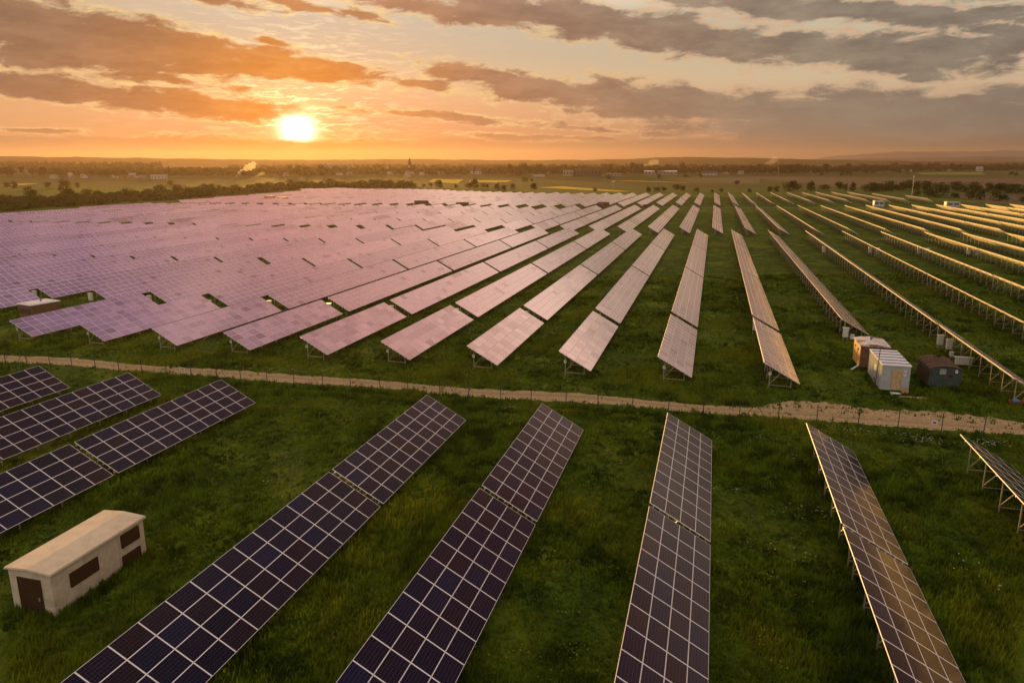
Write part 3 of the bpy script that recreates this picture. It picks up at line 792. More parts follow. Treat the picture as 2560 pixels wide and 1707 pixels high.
def white_trailer():
    x0, x1, y0, y1 = 16.75, 19.25, 75.9, 82.1; z = terr(18, 79)
    t = empty('site_trailer', ((x0 + x1) / 2, (y0 + y1) / 2, z), 0, 'boxy grey-white site trailer with striped white roof beside the road', 'trailer')
    w, l = x1 - x0, y1 - y0; zb, zt = .28, 2.72
    mb = MB(); mb.box((0, 0, (zb + zt) / 2), (w, l, zt - zb)); corr(mb, -w / 2, w / 2, -l / 2, zb, zt); corr(mb, -l / 2, l / 2, -w / 2, zb, zt, 0, 'y'); corr(mb, -l / 2, l / 2, w / 2, zb, zt, 0, 'y', sgn=1)
    mb.build('wall', M['grey'], t)
    mb = MB(); mb.box((0, 0, zt + .05), (w + .12, l + .12, .10)); rf = mb.build('roof', M['white'], t)
    for k in range(5):
        mb = MB(); mb.box((0, -l / 2 + .7 + k * 1.18, zt + .112), (w + .02, .30, .03)); mb.build('stripe', M['blue'], rf)
    mb = MB(); mb.box((.10, -l / 2 - .035, 1.35), (.86, .05, 2.0)); d = mb.build('door', M['wood'], t)
    mb = MB(); mb.box((.42, -l / 2 - .075, 1.25), (.05, .05, .14)); mb.build('handle', M['dark'], d)
    mb = MB(); mb.box((.78, -l / 2 - .035, 2.02), (.24, .03, .52), 0); mb.box((.78, -l / 2 - .052, 2.08), (.16, .01, .16), 1); mb.box((.78, -l / 2 - .052, 1.86), (.18, .01, .05), 1)
    mb.build('notice', [M['white'], M['red']], t)
    mb = MB(); mb.box((-w / 2 - .03, -.3, 1.75), (.04, .8, .6)); mb.build('side_hatch', M['white'], t)
    for sx in (-1, 1):
        for yy in (-.35,):
            mb = MB(); mb.tube((sx * (w / 2 - .12), yy, .38), (sx * (w / 2 + .04), yy, .38), .38, n=20); q = mb.build('wheel', M['dark'], t)
            mb = MB(); mb.tube((sx * (w / 2 + .03), yy, .38), (sx * (w / 2 + .06), yy, .38), .18, n=14); mb.build('hub', M['steel'], q)
    mb = MB(); mb.box((0, 0, .24), (w - .3, l - .2, .10)); mb.build('chassis', M['rust'], t)
    mb = MB(); mb.box((.05, -l / 2 - .5, .16), (.9, .55, .05)); mb.box((-.3, -l / 2 - .5, .02), (.08, .5, .3)); mb.box((.4, -l / 2 - .5, .02), (.08, .5, .3)); mb.build('doorstep', M['white'], t)
    mb = MB(); mb.tube((-w / 2 - .2, -l / 2 + 1.3, 0), (-w / 2 - .05, -l / 2 + 1.5, 4.2), .045, .04); mb.build('mast', M['brown'], t)
    # the round lid leaning on the wall
    mb = MB(); mb.tube((0, 0, 0), (0, .06, .02), .36, n=24); mb.build('round_lid', M['wood'], None, (18.88, 75.6, z + .36), (R(-12), 0, 0), label='round ochre wooden lid leaning against the front of the white trailer', cat='lid')
    mb = MB(); mb.box((0, 0, 0), (2.2, .18, .05)); mb.box((.5, -.35, 0), (1.4, .16, .05)); mb.build('plank', M['wood'], None, (19.3, 74.7, z + .09), (0, 0, R(8)), label='loose pale planks on the grass before the white trailer', cat='planks')
white_trailer()

def ochre_cabin():
    x0, x1, y0, y1 = 16.2, 18.95, 83.9, 87.7; z = terr(17.5, 85.5)
    t = empty('site_cabin', ((x0 + x1) / 2, (y0 + y1) / 2, z), 0, 'ochre and brown cabin with stained pale roof and blue vent behind the white trailer', 'cabin')
    w, l = x1 - x0, y1 - y0; zb, zt = .42, 2.74
    mb = MB(); mb.box((0, 0, (zb + zt) / 2), (w, l, zt - zb)); corr(mb, -w / 2, w / 2, -l / 2, zb, zt, 0, 'x', .22, .015); mb.build('wall', M['brown'], t)
    mb = MB(); mb.box((-w / 2 - .02, 0, (zb + zt) / 2), (.04, l - .02, zt - zb)); mb.build('side_panel', M['yel'], t)
    mb = MB(); X, Y = w / 2 + .14, l / 2 + .14
    prof = [(-X, 0), (-X * .5, .13), (0, .17), (X * .5, .13), (X, 0)]
    for (a, b_) in zip(prof[:-1], prof[1:]):
        mb.poly([(a[0], -Y, zt + a[1] + .06), (b_[0], -Y, zt + b_[1] + .06), (b_[0], Y, zt + b_[1] + .06), (a[0], Y, zt + a[1] + .06)])
        for yy in (-Y, Y): mb.poly([(a[0], yy, zt - .02), (b_[0], yy, zt - .02), (b_[0], yy, zt + b_[1] + .06), (a[0], yy, zt + a[1] + .06)])
    for xx in (-X, X): mb.poly([(xx, -Y, zt - .02), (xx, Y, zt - .02), (xx, Y, zt + .06), (xx, -Y, zt + .06)])
    rf = mb.build('roof', mat_plain('rust_streaked_roof', (.62, .57, .56), .5, 0, .08, 1.5, .05, .4, (L(116, 74, 46), .47, .60, .9)), t)
    mb = MB(); mb.tube((0, .5, zt + .18), (0, .5, zt + .42), .10, n=10); mb.tube((0, .5, zt + .40), (0, .5, zt + .56), .24, .20, n=12); mb.build('vent', M['blue'], rf)
    for yy in (-.9, .9):
        mb = MB(); mb.box((-w / 2 - .05, yy, 2.15), (.03, .55, .40)); q = mb.build('window', M['white'], t)
        mb = MB(); mb.box((-w / 2 - .068, yy, 2.15), (.012, .43, .28)); mb.build('pane', M['glassd'], q)
    mb = MB(); mb.box((-w / 2 - .05, -.1, 1.4), (.04, .72, 1.85)); mb.build('door', M['yel'], t)
    for sx in (-1, 1):
        for yy in (-1.2, 1.2):
            mb = MB(); mb.box((sx * (w / 2 - .4), yy, .15), (.3, .4, .55)); mb.build('footing', M['dark'], t)
    mb = MB()
    for s in (-.22, .22): mb.bar((-.5, s, .0), (.12, s, .62), .05, .12)
    for k in range(3): mb.box((-.42 + k * .2, 0, .12 + k * .18), (.2, .5, .03))
    mb.build('step_ladder', M['white'], None, (x0 - .25, y0 - .15, z + .03), (0, 0, R(-20)), label='pale step ladder lying at the front corner of the ochre cabin', cat='ladder')
ochre_cabin()

def rusty_wagon():
    x0, x1, y0, y1 = 21.5, 24.3, 78.1, 82.4; z = terr(23, 80)
    t = empty('site_wagon', ((x0 + x1) / 2, (y0 + y1) / 2, z), 0, 'old blue-green site wagon with rusty barrel roof and white vent slats', 'wagon')
    w, l = x1 - x0, y1 - y0; zb, zt, cr = .35, 1.95, .42
    n = 12; prof = [(-w / 2 * math.cos(math.pi * k / n), zt + cr * math.sin(math.pi * k / n)) for k in range(n + 1)]
    mb = MB(); mb.box((0, 0, (zb + zt) / 2), (w, l, zt - zb))
    for yy in (-l / 2, l / 2): mb.poly([(p[0], yy, p[1]) for p in prof])
    corr(mb, -l / 2, l / 2, -w / 2, zb, zt, 0, 'y', .5, .03)
    mb.build('body', M['teal'], t)
    mb = MB(); mb.box((-w / 2 - .045, 0, 1.1), (.03, l - .1, 1.5)); corr(mb, -l / 2, l / 2, -w / 2 - .06, .4, 1.85, 0, 'y', .5, .03); mb.build('side_panel', M['rust'], t)
    mb = MB(); Y = l / 2 + .12
    pr = [(p[0] * 1.05, p[1] + .02) for p in prof]; po = [(p[0] * 1.05, p[1] + .07) for p in prof]
    for k in range(n):
        a, b_, c, d = po[k], po[k + 1], pr[k + 1], pr[k]
        mb.poly([(a[0], -Y, a[1]), (b_[0], -Y, b_[1]), (b_[0], Y, b_[1]), (a[0], Y, a[1])])
        for yy in (-Y, Y): mb.poly([(a[0], yy, a[1]), (b_[0], yy, b_[1]), (c[0], yy, c[1]), (d[0], yy, d[1])])
    for yy in (-1.3, -.4, .5, 1.4):
        for k in range(n): mb.bar((po[k][0], yy, po[k][1] + .01), (po[k + 1][0], yy, po[k + 1][1] + .01), .05, .03)
    mb.build('roof', M['rust'], t)
    mb = MB()
    for k in range(6): mb.box((-.25, -l / 2 - .04, 1.62 + k * .095), (.56, .03, .028))
    mb.build('vent_slats', M['white'], t)
    mb = MB(); mb.box((-.25, -l / 2 - .012, 1.84), (.66, .03, .66)); mb.build('vent_recess', M['dark'], t)
    mb = MB(); mb.box((.95, -l / 2 - .02, 1.95), (.22, .02, .32)); mb.box((.95, -l / 2 - .034, 1.98), (.13, .01, .10), 1); mb.build('notice', [M['white'], M['red']], t)
    mb = MB(); mb.box((-1.15, -l / 2 - .03, 1.2), (.05, .03, 1.6)); mb.box((.45, -l / 2 - .03, 1.45), (.4, .02, .25)); mb.box((.05, -l / 2 - .03, 1.1), (.5, .02, .2)); mb.build('patch', M['rust'], t)
    for sx in (-1, 1):
        for yy in (-1.2, 1.2):
            mb = MB(); mb.tube((sx * (w / 2 - .25), yy, .3), (sx * (w / 2 - .08), yy, .3), .3, n=16); mb.build('wheel', M['dark'], t)
rusty_wagon()

def trough():
    z = terr(28, 74.5)
    t = empty('trough', (28.1, 74.3, z), R(4), 'clay-brown trough with junk in it under the long right row end', 'trough')
    mb = MB(); w, l, h, q = .95, .5, .42, .12
    lo = [(-w + q, -l + q, 0), (w - q, -l + q, 0), (w - q, l - q, 0), (-w + q, l - q, 0)]; hi = [(-w, -l, h), (w, -l, h), (w, l, h), (-w, l, h)]
    hi = [(p[0] * .8, p[1] * .8, p[2]) for p in hi]; lo = [(p[0] * .8, p[1] * .8, p[2]) for p in lo]
    hin = [(p[0] * .93, p[1] * .88, p[2]) for p in hi]; lin_ = [(p[0] * .93, p[1] * .88, .08) for p in lo]
    for k in range(4):
        j = (k + 1) % 4
        mb.poly([lo[k], lo[j], hi[j], hi[k]]); mb.poly([hi[k], hi[j], hin[j], hin[k]]); mb.poly([hin[k], hin[j], lin_[j], lin_[k]])
    mb.poly(lo[::-1]); mb.poly(lin_)
    mb.build('basin', M['tubc'], t)
    bm = bmesh.new(); bmesh.ops.create_uvsphere(bm, u_segments=16, v_segments=10, radius=.24)
    for v in bm.verts: v.co.z *= .8; v.co.x *= 1.25
    me = bpy.data.meshes.new('blue_drum'); bm.to_mesh(me); bm.free(); me.materials.append(M['bluep'])
    for p in me.polygons: p.use_smooth = True
    place('blue_bag', me, None, (27.85, 74.35, z + .42), label='rounded bright blue bag lying in the brown trough', cat='bag')
    mb = MB(); mb.tube((0, 0, 0), (.10, .05, .62), .07, .03); mb.tube((.02, 0, .3), (.2, .1, .35), .04); mb.build('digging_tool', M['red'], None, (28.35, 74.3, z + .22), label='orange-red pointed tool standing in the brown trough', cat='tool')
trough()

def cabinet(x, y, zoff=0.0, label=None, group=None, w=.62, d=.40, h=1.15, up=.45, name='inverter_cabinet'):
    z = terr(x, y)
    t = empty(name, (x, y, z), 0, label, 'cabinet', group)
    mb = MB(); mb.box((0, 0, up + h / 2), (w, d, h)); mb.build('housing', M['cab'], t, bevel=.015)
    mb = MB(); mb.box((0, -d / 2 - .01, up + h / 2), (w - .1, .02, h - .12)); dd = mb.build('door', M['cab'], t)
    mb = MB(); mb.box((w / 2 - .12, -d / 2 - .03, up + h / 2), (.03, .03, .14)); mb.build('handle', M['dark'], dd)
    mb = MB(); mb.box((0, 0, up + h + .03), (w + .12, d + .14, .05)); mb.build('rain_cover', M['cab'], t)
    for sx in (-1, 1):
        mb = MB(); mb.bar((sx * (w / 2 - .06), 0, -.2), (sx * (w / 2 - .06), 0, up), .06, .06, 0, (0, 1, 0)); mb.build('leg', M['steel'], t)
    return t

def copy_tree(o, loc, label=None, group=None, rz=None, s=None):
    c = o.copy(); COL.objects.link(c); c.location = loc
    if rz is not None: c.rotation_euler[2] = rz
    if s is not None: c.scale = s if hasattr(s, '__len__') else (s, s, s)
    if label: c['label'] = label
    if group: c['group'] = group
    for ch in o.children:
        d = ch.copy(); COL.objects.link(d); d.parent = c
        for g in ch.children:
            e = g.copy(); COL.objects.link(e); e.parent = d
    return c
GC = 'inverter cabinets standing in the gaps of the rows'
c0 = cabinet(-74.85 - 1.3, 98.9, label='white cabinet in the grass gap of the eighth row left of the white trailer', group=GC)
def gapname(x):
    return rowname(1, x).replace('row in line with', 'row of')
for i, x in enumerate([v for v in rows1 if -125 < v < 12 and v != -74.85]):
    copy_tree(c0, (x - 1.3, 98.9, terr(x - 1, 98.9) + .35), 'white cabinet in the first gap of the ' + gapname(x), GC)
copy_tree(c0, (17.1, 98.9, terr(17.1, 98.9)), 'white cabinet at the near end of the row behind the ochre cabin', GC)
copy_tree(c0, (17.9, 98.8, terr(17.9, 98.8)), 'low grey box right of the cabinet at the near end of that row', GC, s=(.7, .7, .5))
for i, (x, y, h_) in enumerate([(27.35, 96.9, 1.0), (27.75, 94.8, .9), (27.3, 92.0, .5), (27.35, 87.9, .7)]):
    copy_tree(c0, (x, y, terr(x, y)), ['largest white cabinet under the first row right of the trailer', 'second white cabinet under the first row right of the trailer',
              'small white box under the first row right of the trailer', 'wide grey box under the first row right of the trailer'][i], GC, s=(1, 1, 1) if i < 2 else ((.6, 1, .45) if i == 2 else (2.6, 1, .7)))
for k, (x, y) in enumerate([(28.2, 199), (39.0, 200), (50.2, 201), (61.0, 201)]):
    rn = ['first', 'second', 'third', 'fourth'][k]
    copy_tree(c0, (x - .9, y, terr(x, y)), f'far white cabinet, left of its pair, under the {rn} row right of the trailer', GC, s=1.25)
    if k: copy_tree(c0, (x + .4, y - 2.2, terr(x, y)), f'far white cabinet, right of its pair, under the {rn} row right of the trailer', GC, s=1.25)
for k, x in enumerate([v for v in rows1 if -125 < v < -10]):
    if k % 2 == 0: copy_tree(c0, (x - .9, 194.1, terr(x, 194.1)), 'white cabinet in the third gap of the ' + gapname(x), GC)

def small_cabin(x, y, w, l, h, label, wall, roof, vent=False, rz=0.0, sign=False):
    z = terr(x, y); t = empty('transformer_cabin', (x, y, z), rz, label, 'cabin', 'transformer cabins between the solar tables')
    mb = MB(); mb.box((0, 0, h / 2 - .15), (w, l, h + .3)); mb.build('wall', M[wall], t)
    mb = MB(); mb.box((0, 0, h + .06), (w + .3, l + .3, .12)); mb.box((0, 0, h + .15), (w * .8, l * .8, .08)); rf = mb.build('roof', M[roof], t)
    if vent: m2 = MB(); m2.tube((.1, .3, h + .1), (.1, .3, h + .42), .09); m2.tube((.1, .3, h + .4), (.1, .3, h + .52), .2, .16); m2.build('vent', M['blue'], rf)
    for s in (-.25, .25):
        mb = MB(); mb.box((w / 2 + .02, s * l * .9, h * .45), (.05, l * .32, h * .82)); mb.build('door', M['brown' if wall == 'brown' else 'louvre'], t)
    for s in (-.25, .25):
        mb = MB(); mb.box((s * w * .9, -l / 2 - .02, h * .62), (w * .34, .05, h * .3)); mb.build('louvre', M['louvre'], t)
    if sign: m2 = MB(); m2.box((w * .2, -l / 2 - .06, h * .5), (.9, .04, .8)); m2.build('warning_plate', M['red'], t)
    return t
small_cabin(-97.2, 87.3, 3.3, 4.2, 2.5, 'brown cabin with peach-lit pale roof beside the leftmost near panel table', 'brown', 'white', True, rz=R(-12))
small_cabin(86.9, 448, 5.0, 4.5, 3.0, 'pale cabin with dark openings behind the middle golden rows on the right', 'grey', 'grey')
small_cabin(122.3, 446, 6.5, 4.5, 2.6, 'pale cabin with red plate behind the far right golden rows', 'grey', 'grey', sign=True)
small_cabin(-59.7, 421, 6, 4.5, 2.9, 'brown cabin in the far aisle where the pale rows begin', 'brown', 'brown')
small_cabin(-34.6, 421, 6, 3, 1.6, 'low flat orange-topped cabin in the far aisle', 'brown', 'rust')
small_cabin(-166, 413, 7, 5, 3.8, 'dark cabin poking above the far panels left of centre', 'brown', 'brown')
small_cabin(-141, 414, 6.5, 4, 2.8, 'reddish flat cabin just right of the dark far cabin', 'brown', 'rust')
small_cabin(-315, 488, 7, 5, 3.6, 'sunlit flat-roofed cabin among the far left panels, left of a pair', 'yel', 'yel')  # ochre wall and roof colour stands in for golden sunlight
small_cabin(-301, 482, 7, 4, 3.0, 'sunlit flat-roofed cabin among the far left panels, right of a pair', 'yel', 'yel')  # golden sunlight put into the ochre colour here too

# fence along the road
def fence():
    t = empty('wire_fence', (0, 64.3, 0), 0, 'thin wire fence on dark posts along the near side of the gravel road', 'fence')
    xs = np.arange(-112, 42, 3.12); H = 1.75
    braced = (-75.05, -49.14, -23.7, 4.6)
    pm = None
    for i, x in enumerate(xs):
        x = float(x) + random.uniform(-.15, .15); z = terr(x, 64.3)
        if pm is None:
            mb = MB(); mb.tube((0, 0, -.3), (0, 0, H), .038, n=8); mb.box((0, -.01, H), (.10, .08, .08)); pm = mb.mesh('post', [M['post']])
        place('post', pm, t, (x, 0, z), (random.uniform(-.02, .02), random.uniform(-.02, .02), 0))
    for x in braced:
        z = terr(x, 64.3)
        for s in (-1, 1):
            mb = MB(); mb.tube((x, 0, z + 1.55), (x + s * 1.05, -.1, z), .026, n=6); mb.build('brace', M['post'], t)
    for h in (.5, 1.1, 1.65):
        mb = MB(); v = [(float(x), 0, terr(float(x), 64.3) + h) for x in np.arange(-112, 43, 3.12)]
        for a, c in zip(v[:-1], v[1:]): mb.bar(a, c, .008, .008)
        mb.build('wire', M['post'], t)
fence()
mb = MB(); mb.box((0, 0, 0), (.42, .03, .30)); mb.box((0, -.02, 0), (.24, .01, .14), 1)
s1 = mb.build('fence_sign', [M['white'], M['louvre']], None, (-53.6, 64.22, terr(-53.6, 64.3) + 1.0), label='small white plate on the fence between posts above the third dark table', cat='sign', group='plates on the wire fence')
copy_tree(s1, (18.55, 64.22, terr(18.5, 64.3) + 1.0), 'small white plate on the fence between posts below the road flare', 'plates on the wire fence')

# ------------------------------------------------------------------ trees, bushes, village, hills
def mat_leaf(name, c1, c2, c3):
    m, b, p = newmat(name)
    g = b.new('ShaderNodeNewGeometry').outputs['Position']
    oi = b.new('ShaderNodeObjectInfo').outputs['Random']
    n = b.noise(g, .9, 4, .6)
    c = b.mix(b.sstep(n, .35, .65), c1, c2); c = b.mix(b.m('MULTIPLY', oi, .5), c, c3)
    b.put(p.inputs['Base Color'], c); p.inputs['Roughness'].default_value = .8; p.inputs['Specular IOR Level'].default_value = .15
    tr = b.new('ShaderNodeBsdfTranslucent'); b.put(tr.inputs[0], c)
    mx = b.new('ShaderNodeMixShader'); mx.inputs[0].default_value = .3
    b.t.links.new(p.outputs[0], mx.inputs[1]); b.t.links.new(tr.outputs[0], mx.inputs[2])
    o = [q for q in b.n if q.type == 'OUTPUT_MATERIAL'][0]; b.t.links.new(mx.outputs[0], o.inputs[0])
    return m
M['leaf'] = mat_leaf('tree_foliage', (.018, .024, .006), (.040, .050, .010), (.050, .046, .014))
M['leafb'] = mat_leaf('bush_foliage', (.024, .038, .006), (.055, .076, .012), (.065, .070, .014))
M['bark'] = mat_plain('bark', (.09, .065, .045), .9, 0, .2, 3)

def tree_mesh(seed, h=10.0, r=4.0, trunk=.25, leaves=620, mat='leaf', name='tree', lobes=7, leaf=.8):
    rnd = random.Random(seed); mb = MB()
    z0 = h * trunk
    if trunk > .12:
        mb.tube((0, 0, -.3), (0, 0, z0 + h * .25), .028 * h, .015 * h, 7, 1)
    L_ = []
    for k in range(lobes):
        a = rnd.uniform(0, 6.28); rr = rnd.uniform(0, .55) * r
        z = z0 + (h - z0) * rnd.uniform(.22, .78); R_ = r * rnd.uniform(.38, .62)
        L_.append((Vector((math.cos(a) * rr, math.sin(a) * rr, z)), R_))
        if trunk > .12: mb.tube((0, 0, z0 * .9), L_[-1][0], .010 * h, .004 * h, 4, 1, False)
    L_.append((Vector((0, 0, z0 + (h - z0) * .55)), r * .7))
    for i in range(leaves):
        c, R_ = L_[rnd.randrange(len(L_))]
        d = Vector((rnd.gauss(0, 1), rnd.gauss(0, 1), rnd.gauss(0, 1))).normalized()
        p = c + Vector((d.x, d.y, d.z * .85)) * R_ * rnd.uniform(.55, 1.08) ** .6
        if p.z < .05: p.z = .05
        s = leaf * rnd.uniform(.5, 1.2)
        u = Vector((rnd.gauss(0, 1), rnd.gauss(0, 1), rnd.gauss(0, .7))).normalized(); v = u.cross(d + Vector((.1, .2, .3))).normalized()
        mb.poly([p - u * s * .5, p + v * s * .45, p + u * s * .55, p - v * s * .4], 0)
    return mb.mesh(name, [M[mat], M['bark']])
TREES = [tree_mesh(k, 10, rnd_r, tr, 520, 'leaf') for k, (rnd_r, tr) in enumerate([(4.2, .2), (3.6, .25), (4.8, .18), (3.0, .15), (2.2, .12), (5.2, .2)])]
BUSH = [tree_mesh(20 + k, 4.5, rr, .02, 420, 'leafb', 'bush', 8, .62) for k, rr in enumerate((3.0, 2.6, 3.6, 2.3))]

cnt = {}
def put(name, me, x, y, s, label, cat, group, sx=1.0):
    return place(name, me, None, (x, y, terr(x, y) - .05), (0, 0, random.uniform(0, 6.28)), label=label, cat=cat, group=group) if s is None else _put(name, me, x, y, s, label, cat, group, sx)
def _put(name, me, x, y, s, label, cat, group, sx):
    o = place(name, me, None, (x, y, terr(x, y) - .05), (0, 0, random.uniform(0, 6.28)), label=label, cat=cat, group=group)
    q = random.uniform(.75, 1.3); o.scale = (s * sx * q, s * sx * random.uniform(.8, 1.35), s * random.uniform(.7, 1.15)); return o

# dark belt of scrub behind the left side of the farm
rb = random.Random(5)
nearl = [(-386, 332), (-399, 362), (-396, 390), (-405, 455), (-400, 489), (-426, 574), (-436, 652), (-450, 750), (-430, 800), (-385, 815), (-340, 800)]
farl = [(-470, 405), (-476, 440), (-502, 532), (-508, 628), (-500, 693), (-490, 800), (-440, 850), (-380, 860), (-330, 830)]
def lerp_line(pts, t):
    t *= len(pts) - 1; i = min(int(t), len(pts) - 2); f_ = t - i
    return (pts[i][0] * (1 - f_) + pts[i + 1][0] * f_, pts[i][1] * (1 - f_) + pts[i + 1][1] * f_)
for i in range(235):
    t = rb.random(); u = rb.random()
    a, c = lerp_line(nearl, t), lerp_line(farl, t)
    x, y = a[0] - 9 + (c[0] - a[0]) * u + rb.uniform(-3, 3), a[1] + 6 + (c[1] - a[1]) * u
    s = rb.uniform(1.0, 1.9) * (1.15 if u > .6 else 1)
    put('bush', rb.choice(BUSH), x, y, s, 'dark scrubby bush in the belt behind the left panels', 'bush', 'scrub belt behind the left panels', rb.uniform(.9, 1.3))
# single bushes in the left fields
for i, (x, y, s) in enumerate([(-818, 717, 1.6), (-779, 691, 1.8), (-694, 631, 1.5), (-610, 560, 1.5), (-772, 730, 2.0), (-765, 745, 2.6), (-776, 758, 2.2), (-662, 641, 1.7), (-750, 735, 1.8), (-738, 739, 1.5), (-655, 798, 1.6)]):
    put('bush', BUSH[i % 4], x, y, s, 'lone bush on the yellowish field at the far left', 'bush', 'lone bushes on the left fields')
# bushes behind the farm, middle
for i, (x, y, s) in enumerate([(-211, 727, 1.4), (-204, 730, 1.7), (-196, 733, 1.3), (-170, 715, 1.9), (-262, 790, 1.8), (-256, 795, 2.2), (-247, 800, 1.5), (-240, 790, 1.2), (-106, 690, .9), (-58, 690, 1.1), (-50, 690, 1.4), (-44, 692, 1.2), (-34, 725, 1.6), (-28, 722, 1.2), (-15, 680, .9), (-2, 680, .8), (6, 685, 1.0), (29, 678, 1.0), (-260, 1038, 1.8), (-247, 1027, 1.5), (-159, 1166, 1.9), (-89, 1249, 1.8), (-48, 1318, 1.6), (-24, 1322, 1.8), (24, 901, 1.2), (-306, 820, 1.8), (-312, 828, 2.4), (-318, 822, 1.6), (-330, 830, 1.1), (-280, 800, 1.2)]):
    put('bush', BUSH[i % 4], x, y, s, 'dark round bush on the meadow just behind the middle of the farm', 'bush', 'bushes behind the middle of the farm')
# right: belt of bushes
for i, (x, y, s) in enumerate([(46, 684, 1.2), (52, 690, 1.5), (63, 711, 2.0), (67, 712, 2.6), (72, 725, 1.8), (82, 710, 1.9), (92, 710, 1.7), (105, 710, 2.0), (110, 714, 1.4), (116, 710, 1.8), (126, 712, 1.5), (134, 709, 1.9)]):
    put('bush', BUSH[i % 4], x, y, s, 'bush at the back edge of the farm right of the grass lane', 'bush', 'bushes at the back right edge of the farm')
for i in range(46):
    t = i / 45; x = 130 + 135 * t + rb.uniform(-3, 3); y = 700 + 30 * math.sin(t * 5) + rb.uniform(-14, 14)
    put('bush', BUSH[i % 4], x, y, rb.uniform(1.1, 2.2), 'green bush in the sunlit hedge beyond the right end of the farm', 'bush', 'hedge beyond the right end of the farm', 1.15)
for i, (x, y, s) in enumerate([(146, 592, 1.4), (150, 590, 1.7), (151, 577, 2.0), (153, 552, 1.1), (160, 545, 1.4), (164, 540, 1.7), (167, 525, 1.3), (170, 520, 1.6), (174, 500, 1.0), (178, 486, 1.2), (180, 470, 1.1), (158, 575, 1.0), (143, 606, 1.1)]):
    put('bush', BUSH[i % 4], x, y, s, 'round bush on the turf at the right edge behind the golden rows', 'bush', 'bushes at the right edge')
for i, (x, y, s) in enumerate([(200, 1586, 1.6), (238, 1597, 2.0), (251, 1600, 2.2), (325, 1837, 2.4), (354, 1932, 2.4), (414, 1947, 2.8), (432, 1952, 3), (557, 1682, 2.2), (544, 1618, 1.8), (682, 2472, 3), (692, 2475, 3)]):
    put('bush', BUSH[i % 4], x, y, s, 'small distant bush on the far edge of the brown field', 'bush', 'bushes on the far edge of the brown field')

# the village trees: a band from left to right
def band(n, pts, depth, smin, smax, label, group, seed):
    smin *= 1.3; smax *= 1.25
    r_ = random.Random(seed)
    for i in range(n):
        t = (i + r_.random()) / n; a = lerp_line(pts, t); u = r_.random() ** 2.2
        L_ = math.hypot(*a); k = 1 + depth * u / L_
        put('tree', r_.choice(TREES), a[0] * k + r_.uniform(-6, 6), a[1] * k + r_.uniform(-6, 6), r_.uniform(smin, smax), label, 'tree', group, r_.uniform(.85, 1.35))
band(58, [(-1330, 1150), (-1218, 1085), (-1090, 1110), (-980, 1130), (-860, 1190)], 520, .8, 1.7, 'dark village tree in the hazy band at the left', 'village trees at the left', 1)
band(36, [(-860, 1190), (-760, 1330), (-640, 1420)], 480, .9, 1.7, 'hazy village tree in the orange glow under the sun', 'village trees under the sun', 2)
band(48, [(-640, 1420), (-560, 1470), (-480, 1500), (-401, 1450)], 420, .8, 1.6, 'village tree round the church spire', 'village trees round the church', 3)
band(58, [(-401, 1440), (-350, 1400), (-303, 1460), (-235, 1531), (-150, 1560), (-80, 1600)], 260, .9, 2.0, 'tall village tree behind the dark factory in the middle', 'village trees behind the factory', 4)
band(48, [(-80, 1640), (20, 1660), (120, 1700), (220, 1760), (330, 1850)], 330, .9, 2.0, 'village tree right of the white factory roof', 'village trees right of the factory', 5)
band(52, [(330, 1990), (470, 2120), (640, 2350), (900, 2600)], 520, 1.0, 2.2, 'distant village tree behind the wheat strip at the right', 'village trees at the right', 6)

def far_wood(name, x0, y0, x1, y1, depth, h, label, n=420):
    """a wood that reads as one mass"""
    r_ = random.Random(n); mb = MB()
    for i in range(n):
        t = r_.random(); u = r_.random(); x = x0 + (x1 - x0) * t; y = y0 + (y1 - y0) * t
        L_ = math.hypot(x, y); k = 1 + depth * u / L_; x *= k; y *= k; z = terr(x, y); H = h * r_.uniform(.7, 1.1)
        for j in range(7):
            p = Vector((x + r_.uniform(-6, 6), y + r_.uniform(-6, 6), z + H * r_.uniform(.25, 1)))
            s = r_.uniform(3, 6); uu = Vector((r_.gauss(0, 1), r_.gauss(0, 1), r_.gauss(0, .6))).normalized(); vv = uu.cross(Vector((.3, -.9, .2))).normalized()
            mb.poly([p - uu * s, p + vv * s, p + uu * s, p - vv * s])
    return mb.build(name, M['leaf'], label=label, cat='wood', kind='stuff')
far_wood('distant_wood', -2700, 1960, -1500, 1800, 300, 22, 'long distant wood above the village at the left', 620)
far_wood('distant_wood', -1500, 2100, 300, 2700, 300, 15, 'thin line of distant trees at the foot of the hills', 520)
far_wood('village_greenery', -1330, 1250, -860, 1300, 420, 11, 'mass of further village trees at the left', 330)
far_wood('village_greenery', -860, 1330, -401, 1600, 380, 11, 'mass of further village trees below the sun and the spire', 330)
far_wood('village_greenery', -401, 1580, 330, 1980, 260, 13, 'mass of further village trees behind the factories', 330)
far_wood('village_greenery', 330, 2100, 1300, 2950, 420, 13, 'mass of further trees along the right of the village', 330)
far_wood('distant_wood', 500, 2750, 1500, 3250, 300, 14, 'faint trees on the plain at the right below the hills', 420)

